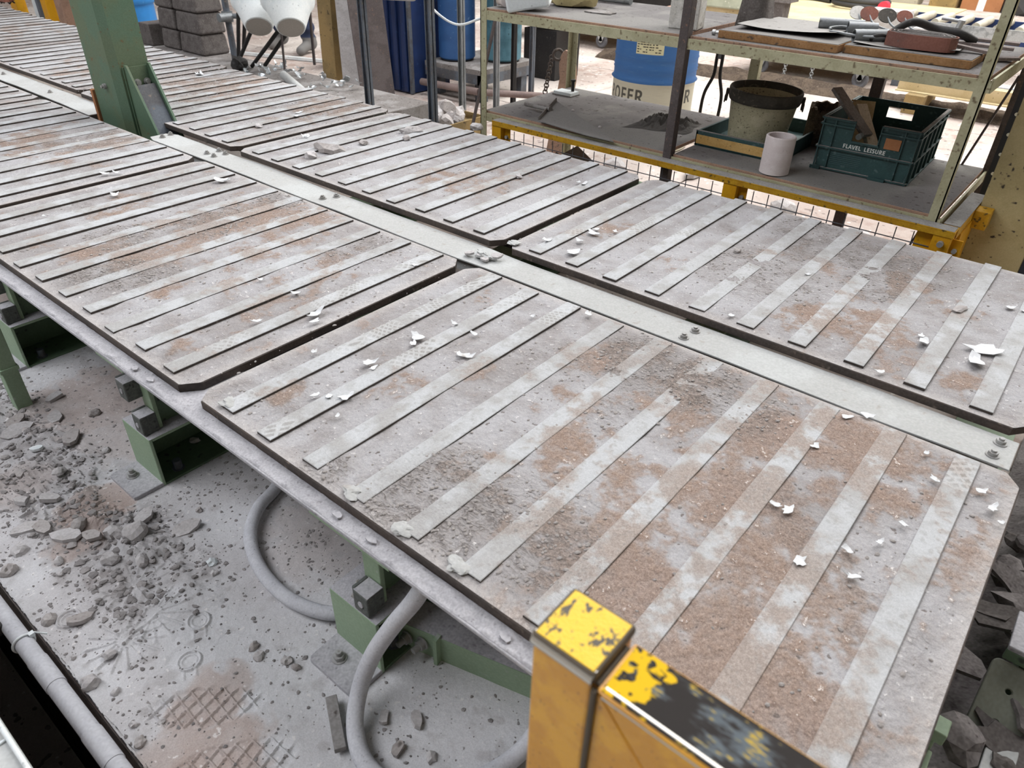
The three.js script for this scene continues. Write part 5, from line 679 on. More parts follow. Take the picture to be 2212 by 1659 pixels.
  const pt = thing('pale_tank', 'pale greenish grey tank panel left of the dark tapered block', 'tank', [-5.4, 0, -12.15]); part(pt, 'body', rbx(-6.0, -4.95, .12, .7, -12.38, -11.9, .03), M.tankPale = grimy(0xb7bda9, 0xa7ac98, .7, 0xe2e2d8, .3, { f: 4 })); part(pt, 'skid', bx(-6.0, -4.95, 0, .12, -12.36, -11.95), M.beamCream);
  single('machine_base', 'dark machine base at the top edge behind the white block', 'machine', rbx(-8.6, -6.6, .0, .8, -13.2, -12.2, .03), M.black, { at: [-7.6, 0, -12.7] }); single('green_cabinet', 'olive green cabinet at the top edge right of the pipe offcut', 'cabinet', [rbx(-8.3, -7.2, 0, .8, -11.4, -10.9, .02)], grimy(0x5d6150, 0x4c5042, .6, 0x77796a, .2), { at: [-7.75, 0, -11.15] });
  for (const [x, z, lb] of [[-6.9, -11.0, 'pink brick behind the speckled white block'], [-5.9, -11.2, 'pink brick on the floor near the brown grey block'], [-8.6, -10.6, 'pink brick at the top edge above the pipe offcut']]) single('brick', lb, 'brick', rbx(x - .2, x + .2, 0, .16, z - .12, z + .12, .01), M.brick = M.brick ?? grimy(0xc49a86, 0xb58873, .6, 0xa2745f, .2), { at: [x, 0, z] });
  const rubr = [[-2.3, -3.6], [-1.9, -3.9], [-1.6, -3.4], [-1.3, -3.7], [-1.1, -3.5], [-.8, -3.6], [-.7, -3.3], [-.95, -4.1], [-2.6, -4.3], [-.55, -3.9], [-1.4, -4.3], [-2.1, -4.5]];
  rubr.forEach(([x, z], i) => { const r = rr(.05, .10), k = i % 2; single(k ? 'sand_shard' : 'sand_lump', k ? 'pale broken slab of sand on the bright floor under the bench' : 'pale clod of sand on the bright floor under the bench', 'debris', tf(k ? flakeGeo(i + 120, r * 1.3, .03, 0, 9, .3) : lumpGeo(i + 130, r, r * .6, r, 1, .3), [x, .01, z], [0, i, 0]), i % 3 ? M.rubble : M.dustPale, { at: [x, 0, z], group: k ? 'slabs under the bench' : 'clods under the bench' }); });
  single('leaf_scrap', 'dry brown curled scrap on the floor below the crate', 'scrap', tf(flakeGeo(77, .10, .004, .9, 10, .4), [-.72, .05, -3.62]), M.rust, { at: [-.72, 0, -3.62] });
  single('under_bench_sheet', 'grey sheet leaning under the bench behind the mesh', 'sheet', bar([-2.15, .46, -3.1], [-1.55, .05, -3.2], .16, .008), M.shelfDust, { at: [-1.85, .02, -3.15] });
  single('under_bench_board', 'dark board leaning under the bench behind the mesh', 'board', bar([-2.35, .36, -3.2], [-1.6, .06, -3.35], .14, .02), M.black, { at: [-1.97, .02, -3.27] });
}
// ---------- left of the bench ----------
{
  const posts = [[-3.43, -2.87, 1.25, 'upright steel post at the deck edge left of the blue bin', M.blueSteel], [-2.91, -2.87, 1.5, 'upright steel post at the deck edge in front of the blue tank', M.blueSteel], [-3.62, -3.86, 1.5, 'galvanised upright between the blue tanks and the bench', M.galv], [-3.9, -4.55, 1.4, 'grey upright behind the bench left end', M.galv], [-4.26, -5.2, 1.3, 'dark upright in the middle behind the bench left end', M.black], [-4.1, -5.25, 1.3, 'blue grey upright nearest the hanging chain', M.blueSteel]];
  for (const [x, z, h, lb, m] of posts) { const t = thing('upright_post', lb, 'post', [x, 0, z]); part(t, 'web', bx(x - .018, x + .018, 0, h, z - .003, z + .003), m); part(t, 'lip', bx(x - .018, x - .013, 0, h, z - .02, z + .018), m); part(t, 'lip', bx(x + .013, x + .018, 0, h, z - .02, z + .018), m); }
  // dark blue ribbed bin
  const b = thing('blue_bin', 'dark navy ribbed steel bin behind the leaning sheets', 'bin', [-5.4, 0, -5.05]); part(b, 'panel', bx(-5.66, -5.13, .01, 1.6, -5.3, -4.80), M.navy); for (let i = 0; i < 5; i++) part(b, 'rib', rbx(-5.64 + i * .108, -5.59 + i * .108, .02, 1.6, -4.81, -4.775, .01), M.navy); part(b, 'edge', bx(-5.135, -5.11, .01, 1.6, -4.82, -4.785), M.blueSteel);
  // two tanks on a steel stand
  const st = thing('tank_stand', 'low dusty steel stand with pipes under the blue tanks', 'stand', [-4.75, 0, -5.3]); part(st, 'top', bx(-5.1, -4.42, .24, .28, -5.7, -4.95), M.dustDark); part(st, 'frame', [bx(-5.1, -4.42, .16, .24, -4.99, -4.95), bx(-4.46, -4.42, .16, .24, -5.7, -4.95)], M.blueSteel); for (const [x, z] of [[-4.5, -5.05], [-4.5, -5.6], [-5.02, -5.05]]) part(st, 'leg', bx(x - .04, x + .04, 0, .24, z - .04, z + .04), M.blueSteel); part(st, 'pipe', rod([-5.08, .11, -4.88], [-4.40, .12, -4.9], .03, 14), M.pipeBrown); part(st, 'pipe', rod([-4.40, .12, -4.9], [-3.1, .10, -5.75], .028, 14), M.pipeBrown); part(st, 'valve', [rod([-4.95, .11, -4.86], [-4.95, .24, -4.86], .018), box(.07, .02, .02, [-4.95, .24, -4.86])], M.rust);
  const tank = (x, z, r, m, lb) => { const t = thing('tank', lb, 'tank', [x, .28, z]); part(t, 'shell', lathe([[0, .012], [r * .9, .012], [r, .03], [r, 1.3], [r * .9, 1.36], [0, 1.37]], 36), m, { local: true }); part(t, 'foot_ring', lathe([[r * .8, 0], [r * .9, 0], [r * .9, .02], [r * .8, .02], [r * .8, 0]], 30), M.black, { local: true }); };
  tank(-4.93, -5.2, .165, M.blue, 'left blue steel tank on the low stand'); tank(-4.60, -5.45, .17, M.teal, 'teal streaked tank on the low stand, nearest the bench');
  single('cable', 'white cable hanging in front of the blue tanks', 'cable', tube([[-3.3, 1.5, -2.95], [-3.1, 1.17, -2.95], [-2.95, 1.04, -2.95], [-2.8, .99, -2.96], [-2.66, 1.03, -2.98]], .006, 40, 8), M.white, { at: [-2.95, 1, -2.95] });
  single('concrete_hood', 'grey concrete slab tilted behind the bench left end', 'slab', tf(rbox(.9, .3, .5, .03), [-4.75, .68, -6.4], [.2, .5, 0]), M.rubble, { at: [-4.75, .4, -6.4] }); single('hood_stand', 'dark stand under the tilted concrete slab', 'stand', bx(-4.95, -4.55, 0, .45, -6.6, -6.2), M.black, { at: [-4.75, 0, -6.4] });
  single('lean_bar', 'thin brown flat bar leaning towards the bench left post', 'bar', bar([-3.30, .02, -3.52], [-3.18, .98, -3.72], .03, .012), M.rustPost, { at: [-3.36, 0, -3.52] });
  const rb = thing('rubble_tray', 'low steel tray of broken sand lumps behind the far deck', 'tray', [-3.55, 0, -3.55]); part(rb, 'box', [bx(-3.78, -3.35, .0, .30, -3.42, -3.41), bx(-3.36, -3.35, 0, .30, -3.8, -3.41), bx(-3.78, -3.77, 0, .3, -3.8, -3.41), bx(-3.78, -3.35, 0, .3, -3.8, -3.79), bx(-3.78, -3.35, 0, .02, -3.8, -3.41), bx(-3.77, -3.36, .02, .26, -3.79, -3.42)], M.woodOld); for (let i = 0; i < 14; i++) { const x = rr(-3.72, -3.40), z = rr(-3.74, -3.46), r = rr(.04, .08); single('sand_lump', 'grey sand lump heaped in the low tray behind the far deck', 'debris', tf(lumpGeo(i + 160, r, r, r, 1, .35, true), [x, .29 + rnd() * .03, z]), i % 2 ? M.rubble : M.rockDark, { at: [x, .27, z], group: 'lumps in the rubble tray' }); }
  single('ground_board', 'pale wide board lying on the floor in front of the blue bin', 'board', prism([[-5.0, -4.4], [-4.35, -4.1], [-4.2, -4.3], [-4.9, -4.56]], .002, .03, .002), M.dustPale, { at: [-4.6, 0, -4.3] });
  // timber posts and leaning sheets
  single('timber_post', 'squared yellowish timber post left of the leaning sheets', 'post', bar([-6.16, 0, -4.74], [-6.10, 1.4, -4.74], .20, .12, .004), M.woodOld, { at: [-6.1, 0, -4.74] }); single('timber_post', 'darker timber post right behind the yellowish one', 'post', bar([-5.93, 0, -4.86], [-5.93, 1.4, -4.86], .14, .10, .004), M.woodOld, { at: [-5.93, 0, -4.86] }); single('red_channel', 'dark red channel beside the timber posts', 'channel', bar([-5.78, 0, -4.99], [-5.80, 1.4, -4.99], .05, .05), M.rust, { at: [-5.76, 0, -4.88] });
  single('leaning_sheet', 'grey brown sheet leaning against the timber posts', 'sheet', bar([-5.42, .0, -4.42], [-5.72, 1.5, -4.66], .26, .015), M.rubble, { at: [-5.42, 0, -4.42] }); single('leaning_sheet', 'dark brown sheet leaning in front of the blue bin', 'sheet', bar([-5.08, .0, -4.36], [-5.38, 1.5, -4.48], .30, .015), M.rustPost, { at: [-5.12, 0, -4.42] });
  single('hanging_liner', 'pale grey rounded liner hanging at the top edge before the blue bin', 'liner', tf(rbox(.36, .30, .05, .03, [0, 0, 0], undefined, 4), [-3.33, 1.205, -2.95], [.1, .5, 0]), M.rubble, { at: [-3.33, 1, -2.95] });
  single('grey_tube', 'grey tube lying among the foil scraps behind the deck', 'tube', rod([-4.62, .47, -3.12], [-4.15, .46, -2.93], .028, 16), M.dustPale, { at: [-4.4, .43, -3.0] });
  single('ledge', 'dusty concrete ledge along the back of the far deck', 'ledge', rbx(-6.68, -3.47, 0, .432, -3.40, -2.99, .01), M.dustDark, { at: [-5.8, 0, -3.2] });
  for (let i = 0; i < 46; i++) { const x = rr(-5.0, -4.05), z = rr(-3.35, -3.01), r = rr(.010, .032); const g = flakeGeo(i + 200, r, .0015, 1.6, 9, .5); g.rotateX(rr(-.8, .8)); g.rotateZ(rr(-.8, .8)); g.translate(x, .45 + rnd() * .03, z); single('foil_scrap', 'crumpled shiny foil scrap heaped behind the far deck', 'scrap', g, M.foil, { at: [x, .44, z], group: 'foil scraps behind the far deck' }); }
  // rack of tubes with white pots
  const rk = thing('tube_rack', 'rack of scaffold tubes and black rods carrying the white pots', 'rack', [-5.3, 0, -3.3]);
  part(rk, 'post', rod([-5.47, .432, -3.28], [-5.47, 1.6, -3.28], .024, 16), M.blueSteel); part(rk, 'clamp', [tf(cyl(.04, .04, .07, [0, 0, 0], undefined, 16), [-5.47, .74, -3.28]), tf(cyl(.03, .03, .1, [0, 0, 0], undefined, 14), [-5.44, .74, -3.24], [Math.PI / 2, 0, 0])], M.galv); part(rk, 'crossbar', rod([-5.5, .74, -3.30], [-4.6, .80, -3.34], .018, 12), M.galv); part(rk, 'crossbar', rod([-5.5, 1.02, -3.28], [-4.55, 1.02, -3.30], .022, 14), M.blueSteel);
  for (const [a, bb] of [[[-5.38, .432, -3.25], [-5.30, .78, -3.27]], [[-5.35, .432, -3.22], [-5.12, .76, -3.30]], [[-5.16, .44, -3.22], [-4.72, .86, -3.36]], [[-5.08, .45, -3.28], [-4.62, .9, -3.40]], [[-5.55, .50, -3.42], [-5.38, .70, -3.36]]]) part(rk, 'rod', rod(a, bb, .014, 10), M.black);
  part(rk, 'rod', tube([[-4.72, .432, -3.2], [-4.72, .6, -3.21], [-4.71, .8, -3.22], [-4.70, 1.0, -3.25]], .008, 20, 8), M.rustPost); part(rk, 'rod', tube([[-4.50, .53, -3.3], [-4.49, .7, -3.3], [-4.47, 1.0, -3.3]], .01, 20, 8), M.rustPost);
  const pot = (p, lb, dir, dirt) => { const t = thing('white_pot', lb, 'pot', p); part(t, 'shell', lathe([[0, 0], [.085, 0], [.092, .006], [.15, .17], [.172, .20], [.178, .34], [.165, .34], [.158, .2], [.08, .02], [0, .018]], 40), M.white, { local: true }); part(t, 'base_disc', lathe([[0, -.002], [.082, -.002], [.082, .002], [0, .002]], 32), M.potDirt = M.potDirt ?? grimy(0xb3ada6, 0x9f9891, .8, 0x6f6a64, .4, { f: 7, grain: 12 }), { local: true }); t.quaternion.setFromUnitVectors(V3(0, -1, 0), V3(...dir).normalize()); };
  pot([-4.80, .755, -3.1], 'left white pot with its dirty base towards the deck', [.55, -.62, .42]); pot([-4.36, .80, -3.05], 'right white pot with a stained base above the trousers', [.62, -.72, .45]);
  single('glove', 'dark crumpled glove at the foot of the black rods', 'glove', tf(lumpGeo(45, .07, .06, .05, 2, .4), [-5.16, .46, -3.12]), M.black, { at: [-5.16, .43, -3.12] });
  single('white_tub', 'white plastic tub lying on the floor left of the timber post', 'tub', tf(rbox(.30, .24, .30, .05, [0, 0, 0], undefined, 4), [-6.55, .17, -5.15], [.2, .4, .3]), M.white, { at: [-6.55, .02, -5.15] }); single('white_strip', 'long white strip lying on the floor behind the rods', 'strip', bar([-8.3, .02, -4.6], [-6.7, .02, -5.2], .03, .03), M.white, { at: [-7.5, 0, -4.9] });
  // blocks
  const bk = (x, y, z, w, d, lb) => { const g = new RoundedBoxGeometry(w, .15, d, 3, .022), p = g.attributes.position; for (let i = 0; i < p.count; i++) { const k = 1 - .09 * (p.getY(i) / .15 + .5); p.setX(i, p.getX(i) * k); p.setZ(i, p.getZ(i) * k); } g.computeVertexNormals(); g.translate(x, y + .075, z); single('block', lb, 'block', g, M.block, { at: [x, y, z], group: 'grey tapered blocks stacked behind the deck' }); };
  const rowName = ['bottom', 'third', 'second', 'top', 'uppermost hidden']; for (let k = 0; k < 4; k++) { bk(-5.93, .432 + k * .152, -3.31, .34, .24, `grey tapered block, ${rowName[k]} of the right stack beside the scaffold tube`); bk(-6.25, .432 + k * .152, -3.31, .26, .24, `grey tapered block, ${rowName[k]} of the left stack beside the blue barrel`); }
  single('block', 'small dark grey block standing alone left of the stacks', 'block', rbx(-6.62, -6.45, .432, .60, -3.34, -3.14, .01), M.block, { at: [-6.53, .432, -3.24] });
  const br = thing('barrel', 'bright blue plastic barrel with a white label behind the green column', 'barrel', [-9.75, 0, -4.6]); part(br, 'shell', lathe([[0, 0], [.24, 0], [.25, .02], [.25, .36], [.285, .375], [.285, .43], [.275, .44], [.27, .95], [.25, 1], [0, 1]], 40), M.barrelBlue, { local: true }); { const g = new THREE.CylinderGeometry(.277, .277, .42, 16, 1, true, .65, 1.0); g.translate(0, .72, 0); part(br, 'label', g, M.paper, { local: true }); }
  // far left posts
  const fp = (x, w, z, h, m, nm, lb) => single(nm, lb, 'post', rbx(x - w / 2, x + w / 2, 0, h, z - .05, z + .05, .005), m, { at: [x, 0, z] });
  fp(-9.55, .16, -3.3, 1.4, M.yellow, 'yellow_post', 'yellow post in the top left corner'); fp(-8.62, .12, -3.25, 1.4, M.yellow, 'yellow_post', 'yellow post between the white panel and the brown boards'); fp(-8.95, .16, -3.3, 1.2, M.white, 'white_upright', 'white upright panel between the two far yellow posts'); fp(-8.78, .06, -3.25, 1.2, M.blueSteel, 'grey_post', 'thin grey post beside the white panel'); fp(-8.40, .16, -3.3, 1.3, M.ply, 'brown_board', 'pinkish brown board right of the far yellow post'); fp(-8.15, .14, -3.35, 1.3, M.rust, 'brown_board', 'dark maroon board beside the pinkish one'); fp(-7.92, .2, -3.4, 1.3, M.woodOld, 'brown_board', 'olive brown board nearest the green column'); fp(-9.15, .2, -3.4, 1.3, M.cream, 'cream_board', 'cream board left of the white panel');
  single('wire_tangle', 'tangle of dark wire at the far end of the deck', 'wire', [...Array(5)].map((_, k) => tube([...Array(7)].map(() => [rr(-9.4, -9.05), .5 + rnd() * .25, rr(-3.15, -3.0)]), .008, 40, 6)), M.black, { at: [-9.2, .45, -3.1] });
  single('valve_lump', 'dark red lump at the far end of the deck', 'lump', tf(lumpGeo(60, .09, .08, .08, 2, .3), [-8.85, .60, -2.95]), M.rust, { at: [-8.85, .55, -2.95] });
}
// ---------- worker behind the rack ----------
{
  const J = { hip: [-7.55, .95, -5.45], chest: [-7.55, 1.30, -5.42], neck: [-7.52, 1.50, -5.38], head: [-7.48, 1.66, -5.33], lk: [-7.75, .52, -5.30], la: [-7.95, .10, -5.42], lt: [-7.88, .05, -5.22], rk: [-7.38, .52, -5.32], ra: [-7.42, .10, -5.42], rt: [-7.34, .05, -5.22], lh: [-7.66, .93, -5.45], rh: [-7.44, .93, -5.45], ls: [-7.75, 1.42, -5.42], rs: [-7.35, 1.42, -5.42], le: [-7.86, 1.15, -5.36], re: [-7.24, 1.15, -5.34], lw: [-7.74, .98, -5.20], rw: [-7.32, .98, -5.18] };
  const B = [['lh', 'lk', .105, .075], ['lk', 'la', .085, .075], ['la', 'lt', .055, .048], ['rh', 'rk', .105, .075], ['rk', 'ra', .085, .075], ['ra', 'rt', .055, .048], ['hip', 'chest', .135, .16], ['lh', 'rh', .11, .11], ['ls', 'rs', .085, .085], ['chest', 'neck', .12, .06], ['neck', 'head', .055, .06], ['head', 'head', .105, .105], ['ls', 'le', .065, .05], ['le', 'lw', .05, .036], ['rs', 're', .065, .05], ['re', 'rw', .05, .036], ['lw', 'lw', .045, .045], ['rw', 'rw', .045, .045]];
  const cap = (x, y, z, a, b, r1, r2) => { const dx = b[0] - a[0], dy = b[1] - a[1], dz = b[2] - a[2], L = dx * dx + dy * dy + dz * dz; let t = L ? ((x - a[0]) * dx + (y - a[1]) * dy + (z - a[2]) * dz) / L : 0; t = Math.max(0, Math.min(1, t)); return Math.hypot(x - a[0] - t * dx, y - a[1] - t * dy, z - a[2] - t * dz) - (r1 + (r2 - r1) * t); };
  const res = 110, mc = new MarchingCubes(res, M.jeans, false, false, 200000), S = .95, C = [-7.55, .9, -5.36]; mc.isolation = 0;
  for (let k = 0; k < res; k++) for (let j = 0; j < res; j++) for (let i = 0; i < res; i++) { const x = C[0] + (i - res / 2) / (res / 2) * S, y = C[1] + (j - res / 2) / (res / 2) * S, z = C[2] + (k - res / 2) / (res / 2) * S; let d = 1e3; if (Math.abs(x - C[0]) < .55 && Math.abs(z - C[2]) < .35) for (const [a, b, r1, r2] of B) { const e = cap(x, y, z, J[a], J[b], r1, r2), kk = .035, h = Math.max(0, Math.min(1, .5 + .5 * (e - d) / kk)); d = e + (d - e) * h - kk * h * (1 - h); } if (y < .7 && d < .1) d += .012 * Math.sin(y * 42 + x * 18) * (y > .14 ? 1 : 0); mc.field[i + j * res + k * res * res] = -d; }
  mc.update(); const n = mc.count, P = new Float32Array(n * 3), N = new Float32Array(n * 3), Cc = new Float32Array(n * 3); for (let i = 0; i < n; i++) { for (let q = 0; q < 3; q++) { P[i * 3 + q] = mc.positionArray[i * 3 + q] * S + C[q]; N[i * 3 + q] = mc.normalArray[i * 3 + q]; } const y = P[i * 3 + 1]; const c = y < .16 ? [.16, .155, .15] : y < 1.47 ? [.022, .033, .075] : [.55, .36, .28]; Cc.set(c, i * 3); }
  const g = new THREE.BufferGeometry(); g.setAttribute('position', new THREE.BufferAttribute(P, 3)); g.setAttribute('normal', new THREE.BufferAttribute(N, 3)); g.setAttribute('color', new THREE.BufferAttribute(Cc, 3)); g.setAttribute('uv', new THREE.BufferAttribute(new Float32Array(n * 2), 2));
  const t = thing('person', 'person in navy work trousers and grey boots standing behind the white pots', 'person', [-7.55, 0, -5.4]); part(t, 'body', g, new THREE.MeshStandardMaterial({ vertexColors: true, roughness: .95 }), { keepUV: true }); part(t, 'hair', tf(lumpGeo(4, .112, .12, .115, 2, .05), [-7.49, 1.715, -5.345]), M.black);
}
// ---------- scraps and lumps on the decks ----------
{
  const near = [[-1.244, -.969, .034], [-1.245, -1.137, .045], [-1.222, -1.255, .024], [-1.082, -1.154, .04], [-1.171, -.829, .034], [-1.231, -.791, .024], [-1.126, -.77, .016], [-1.389, -.908, .024], [-1.086, -1.433, .018], [-1.14, -1.25, .022], [-.972, -1.55, .03], [-.224, -1.156, .036], [-.064, -1.526, .016], [-.028, -1.446, .02], [.055, -1.468, .022], [.084, -1.429, .026], [.105, -1.394, .014], [-.039, -1.263, .02], [-.207, -1.58, .03], [-.241, -1.544, .026], [-.258, -1.388, .024], [-.099, -1.125, .024], [-.06, -1.184, .018], [-.072, -1.066, .022], [-.156, -1.038, .03]];
  const mid = [[-1.637, -.904, .026], [-1.55, -1.032, .05], [-1.694, -1.076, .03], [-1.847, -1.061, .02], [-1.575, -1.447, .022], [-2.734, -1.489, .06], [-2.877, -1.112, .036], [-2.85, -.845, .016], [-3.147, -1.21, .04]];
  const far = [[-.055, -2.43, .04], [-.199, -2.037, .04], [-.065, -2.098, .09], [-.243, -1.8, .024], [-1.258, -1.872, .05], [-1.299, -2.054, .045], [-1.629, -2.467, .04], [-1.252, -2.12, .022], [-1.298, -1.966, .03], [-1.384, -1.893, .036], [-.663, -1.82, .024], [-.6, -2.24, .018], [-3.0, -2.1, .05], [-3.4, -2.35, .05], [-4.6, -2.5, .07], [-5.0, -2.3, .06]];
  const special = { '-1.245': 'long pale paper scrap on the second slat bay near the plate gap', '-1.082': 'torn white scrap with a dark side near the middle of the nearest plate', '-1.171': 'small upright white triangular scrap on the nearest plate', '-0.224': 'white ragged scrap with folded edge on the brown sand, lower right', '-0.065': 'large torn white paper scrap on the far row, at the right', '-2.734': 'pale oval scrap on the near row close to the cover strip', '-1.55': 'ragged white scrap on the slat next to the plate gap' };
  const ORD = ['first', 'second', 'third', 'fourth', 'fifth', 'sixth', 'seventh', 'eighth', 'ninth', 'tenth', 'eleventh'], used = new Map();
  const scrapLabel = (x, z, gr) => { const [a, end, nearZ, farZ, plate] = /nearest/.test(gr) ? [-1.3176, 'the plate gap', -.62, -1.57, 'the nearest plate'] : /near row/.test(gr) ? [-2.9254, 'the far end', -.62, -1.57, 'the brown near plate'] : [x > -1.49 ? -1.3377 : x > -3.1 ? -2.9457 : x > -4.7 ? -4.5537 : -6.1617, 'the left end', -1.8, -2.74, x > -1.49 ? 'the far plate before the crate' : x > -3.1 ? 'the far plate by the left fence post' : x > -4.7 ? 'the far plate right of the column' : 'the far plate behind the column'];
    const i = Math.max(0, Math.min(10, Math.ceil((x - a) / .1505 - .001))), on = i < 10 && a + i * .1505 - x < .05, t = (z - nearZ) / (farZ - nearZ), w = t < .34 ? 'near edge' : t < .67 ? 'middle' : 'far edge'; let l = `white scrap, ${ORD[i]} ${on ? 'slat' : 'bay'} from ${end.replace('the ', '')}, ${w}, ${plate.replace('the ', '').replace('the ', '')}`; const q = used.get(l) ?? 0; used.set(l, q + 1); return q ? l.replace('white scrap', 'smaller white scrap') : l; };
  let k = 0; const put = (l, where, gr) => { for (const [x, z, r] of l) { const dx = ((x + 1.3377 + 30 * .1505) % .1505), n = r > .03 ? 2 : 1, parts = []; for (let q = 0; q < n; q++) { const g = flakeGeo(k * 3.7 + q * 1.3 + 300, r * (q ? .26 : .4), .0012, .5 + rnd() * .9, 12, .6); g.rotateY(rnd() * 6.3); g.rotateZ(rr(-.06, .06)); g.translate(x + (q ? rr(-1, 1) * r : 0), DECK + SLAT_H + .0012, z + (q ? rr(-1, 1) * r : 0)); parts.push(g); } const sp = special[String(x)]; const lb = sp ?? scrapLabel(x, z, gr); single('paper_scrap', lb, 'scrap', parts, M.paper, { at: [x, DECK + SLAT_H, z], group: sp ? undefined : gr }); k++; } };
  put(near, 'nearest deck plate', 'scraps on the nearest plate'); put(mid, 'near row left of the plate gap', 'scraps on the near row'); put(far, 'far row of deck plates', 'scraps on the far row');
  // clods
  const cl = [[-2.761, -2.043, .04, 'long brown sand chunk on the far row near the cover strip', 1.9], [-2.751, -1.937, .03, 'crumbled white brown pieces beside the long chunk'], [-2.737, -2.23, .022, 'angular brown clod behind the long chunk'], [-2.717, -2.527, .03, 'dark flat clod near the back of the far row', 2.2], [-2.64, -2.42, .02, 'small grey clod near the back of the far row'], [-3.336, -2.066, .02, 'small grey flake clod on the far row right of the column'], [-.852, -2.258, .014, 'small dark clod in the middle of the far plate'], [-1.891, -2.357, .016, 'small dark clod on the far row left of the fence post'], [-.17, -2.31, .016, 'brown splinter on the far plate at the right', 2], [-2.53, -2.80, .035, 'pale clod lying against the left yellow fence post']];
  cl.forEach(([x, z, r, lb, st], i) => single('sand_lump', lb, 'debris', tf(lumpGeo(i + 400, r * (st ?? 1), r * .7, r, 1, .34, true), [x, DECK + .009, z], [0, .5 + i * .1, 0]), i % 2 ? M.rubble : M.rockDark, { at: [x, DECK, z] }));
  for (let i = 0; i < 11; i++) { const a = rnd() * 6.3, q = Math.sqrt(rnd()) * .05, x = -1.512 + Math.cos(a) * q * 1.3, z = -1.695 + Math.sin(a) * q * .7, r = rr(.010, .022); const g = flakeGeo(i + 500, r, .007, 0, 7, .3); g.rotateX(rr(-.3, .3)); g.rotateZ(rr(-.3, .3)); g.translate(x, .533 + rnd() * .008, z); single('sand_shard', 'grey crumbled shard in the heap on the cover strip', 'debris', g, i % 3 ? M.dustPale : M.rubble, { at: [x, .528, z], group: 'heap of shards on the cover strip' }); }
  // chips on the side rail
  for (const [x, lb] of [[-1.70, 'small square chip on the side rail left of the gap'], [-1.62, 'small chip on the side rail just left of the gap'], [-.90, 'green edged chip on the side rail above the splice plate'], [-.80, 'grey chip on the side rail right of the splice plate'], [-.47, 'hexagonal chip on the side rail beside the yellow post']]) single('rail_chip', lb, 'debris', tf(flakeGeo(x * 50, .010, .004, 0, 7, .35), [x, DECK - .018, -.583]), M.dust, { at: [x, DECK - .02, -.583] });
  // weld spatter lumps at slat ends of the nearest plate
  for (const [x, z, lb] of [[-1.36, -.64, 'pale weld lump at the end of the first slat by the gap'], [-.91, -.63, 'pale weld lump at the end of the fourth slat'], [-.76, -.63, 'pale weld lump at the end of the fifth slat'], [-.62, -.63, 'pale weld lump at the end of the sixth slat'], [-1.46, -1.80, 'pale lump on the chamfered corner of the far plate']]) single('weld_lump', lb, 'debris', tf(lumpGeo(x * 9, .020, .005, .016, 3, .5), [x, DECK + .0075, z]), M.dustPale, { at: [x, DECK, z] });
}
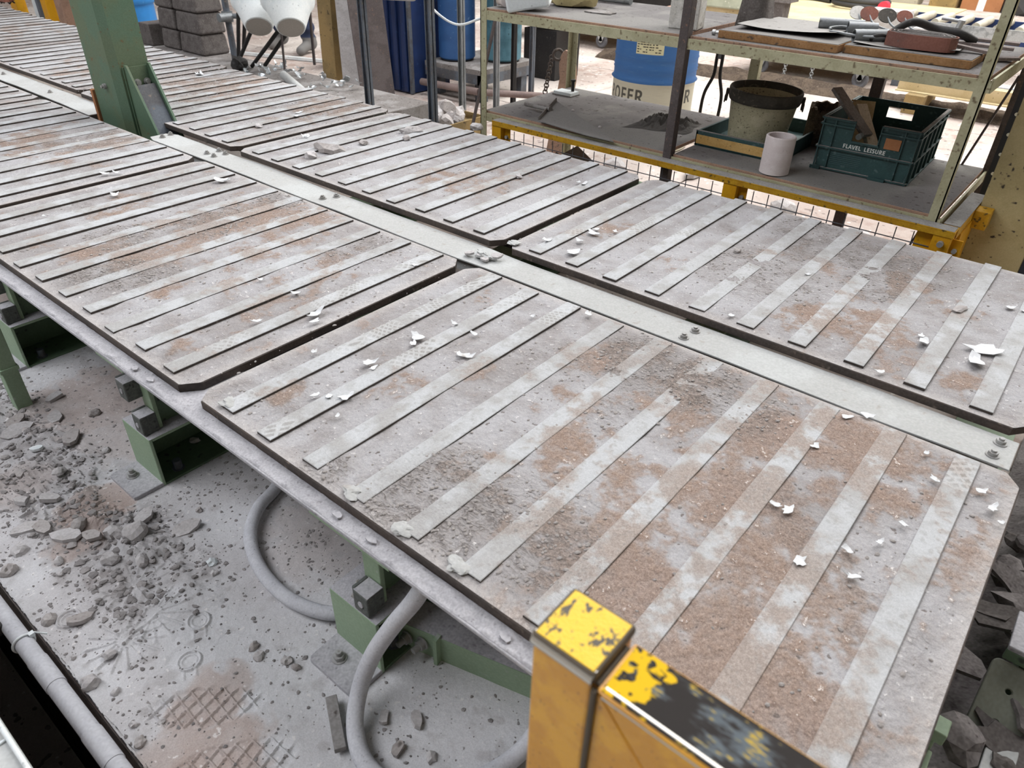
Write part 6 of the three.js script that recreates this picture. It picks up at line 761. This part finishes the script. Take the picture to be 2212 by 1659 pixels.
// ---------- dark debris past the end of the near deck ----------
{
  const P = [], I = [], nx = 110, nz = 130; for (let j = 0; j <= nz; j++) for (let i = 0; i <= nx; i++) { const x = mix(.14, 1.8, i / nx), z = mix(-2.7, -.7, j / nz), e = ss(0, .1, Math.min(i / nx, j / nz, 1 - j / nz)); const r = fbm(x * 9, z * 9, 4); P.push(x, .012 + e * (.10 * fbm(x * 2 + 3, z * 2, 3) + .10 * ss(.4, .75, r)), z); if (i < nx && j < nz) { const q = j * (nx + 1) + i; I.push(q, q + nx + 1, q + 1, q + 1, q + nx + 1, q + nx + 2); } } const g = new THREE.BufferGeometry(); g.setAttribute('position', new THREE.Float32BufferAttribute(P, 3)); g.setIndex(I); g.computeVertexNormals();
  single('sand_heap', 'dark grey heap of spent sand past the end of the near deck', 'sand', g, M.soil, { kind: 'stuff', at: [.9, 0, -1.7] });
  for (let i = 0; i < 36; i++) { const x = rr(.15, .42), z = rr(-2.2, -.95), r = rr(.02, .05); const gg = i % 2 ? flakeGeo(i + 600, r * 1.3, .010, .3, 9, .35) : lumpGeo(i + 610, r, r * .5, r, 1, .35, true); gg.rotateX(rr(-.3, .3)); gg.rotateZ(rr(-.3, .3)); gg.translate(x, .13 + rnd() * .03, z); single(i % 2 ? 'sand_shard' : 'sand_lump', i % 2 ? 'dark shard of spent sand on the heap past the deck end' : 'dark lump of spent sand on the heap past the deck end', 'debris', gg, i % 3 ? M.soil : M.block, { at: [x, .11, z], group: i % 2 ? 'shards on the dark heap' : 'lumps on the dark heap' }); }
  const t = thing('end_bracket', 'grey green steel bracket with bolt holes at the right edge', 'bracket', [.27, .0, -1.35]);
  part(t, 'top_plate', rbx(.222, .40, .262, .275, -1.52, -1.40, .003), M.dust); part(t, 'side', rbx(.222, .40, .235, .262, -1.41, -1.40, .002), M.greenDark);
  const sh = new THREE.Shape(); sh.moveTo(.015, 0); sh.lineTo(.2, 0); sh.lineTo(.2, .17); sh.lineTo(.015, .17); sh.quadraticCurveTo(0, .17, 0, .155); sh.lineTo(0, .015); sh.quadraticCurveTo(0, 0, .015, 0); for (const [a, b] of [[.045, .045], [.1, .045], [.045, .115], [.1, .12]]) { const h = new THREE.Path(); h.absellipse(a, b, .008, .008, 0, Math.PI * 2); sh.holes.push(h); }
  const e = new THREE.ExtrudeGeometry(sh, { depth: .01, bevelEnabled: true, bevelSize: .002, bevelThickness: .002, bevelSegments: 1, curveSegments: 8 }); e.rotateX(-.9); e.translate(.215, .10, -1.29); part(t, 'hole_plate', e, M.holePlate = grimy(0x8d9084, 0x7a7d72, .7, 0x5d5f57, .2, { f: 8, grain: 12 }));
  part(t, 'leg', bx(.26, .32, 0, .262, -1.49, -1.43), M.greenDark);
  single('steel_strip', 'pale dusty steel strip running along the ground at the bottom right', 'strip', bar([.285, .13, -1.30], [.27, .12, -.75], .055, .02, .003), M.dustPale, { at: [.28, .11, -1.0] });
  single('green_lug', 'small green lug beneath the deck edge at the lower right', 'lug', [rbx(.13, .165, .30, .33, -1.09, -1.05, .003), rbx(.135, .155, .02, .30, -1.08, -1.06, .003), rbx(.13, .16, .25, .265, -1.06, -.98, .003), rbx(.13, .155, .20, .215, -1.04, -.96, .003)], M.green, { at: [.14, 0, -1.06] });
}
renderer.render(scene, camera);
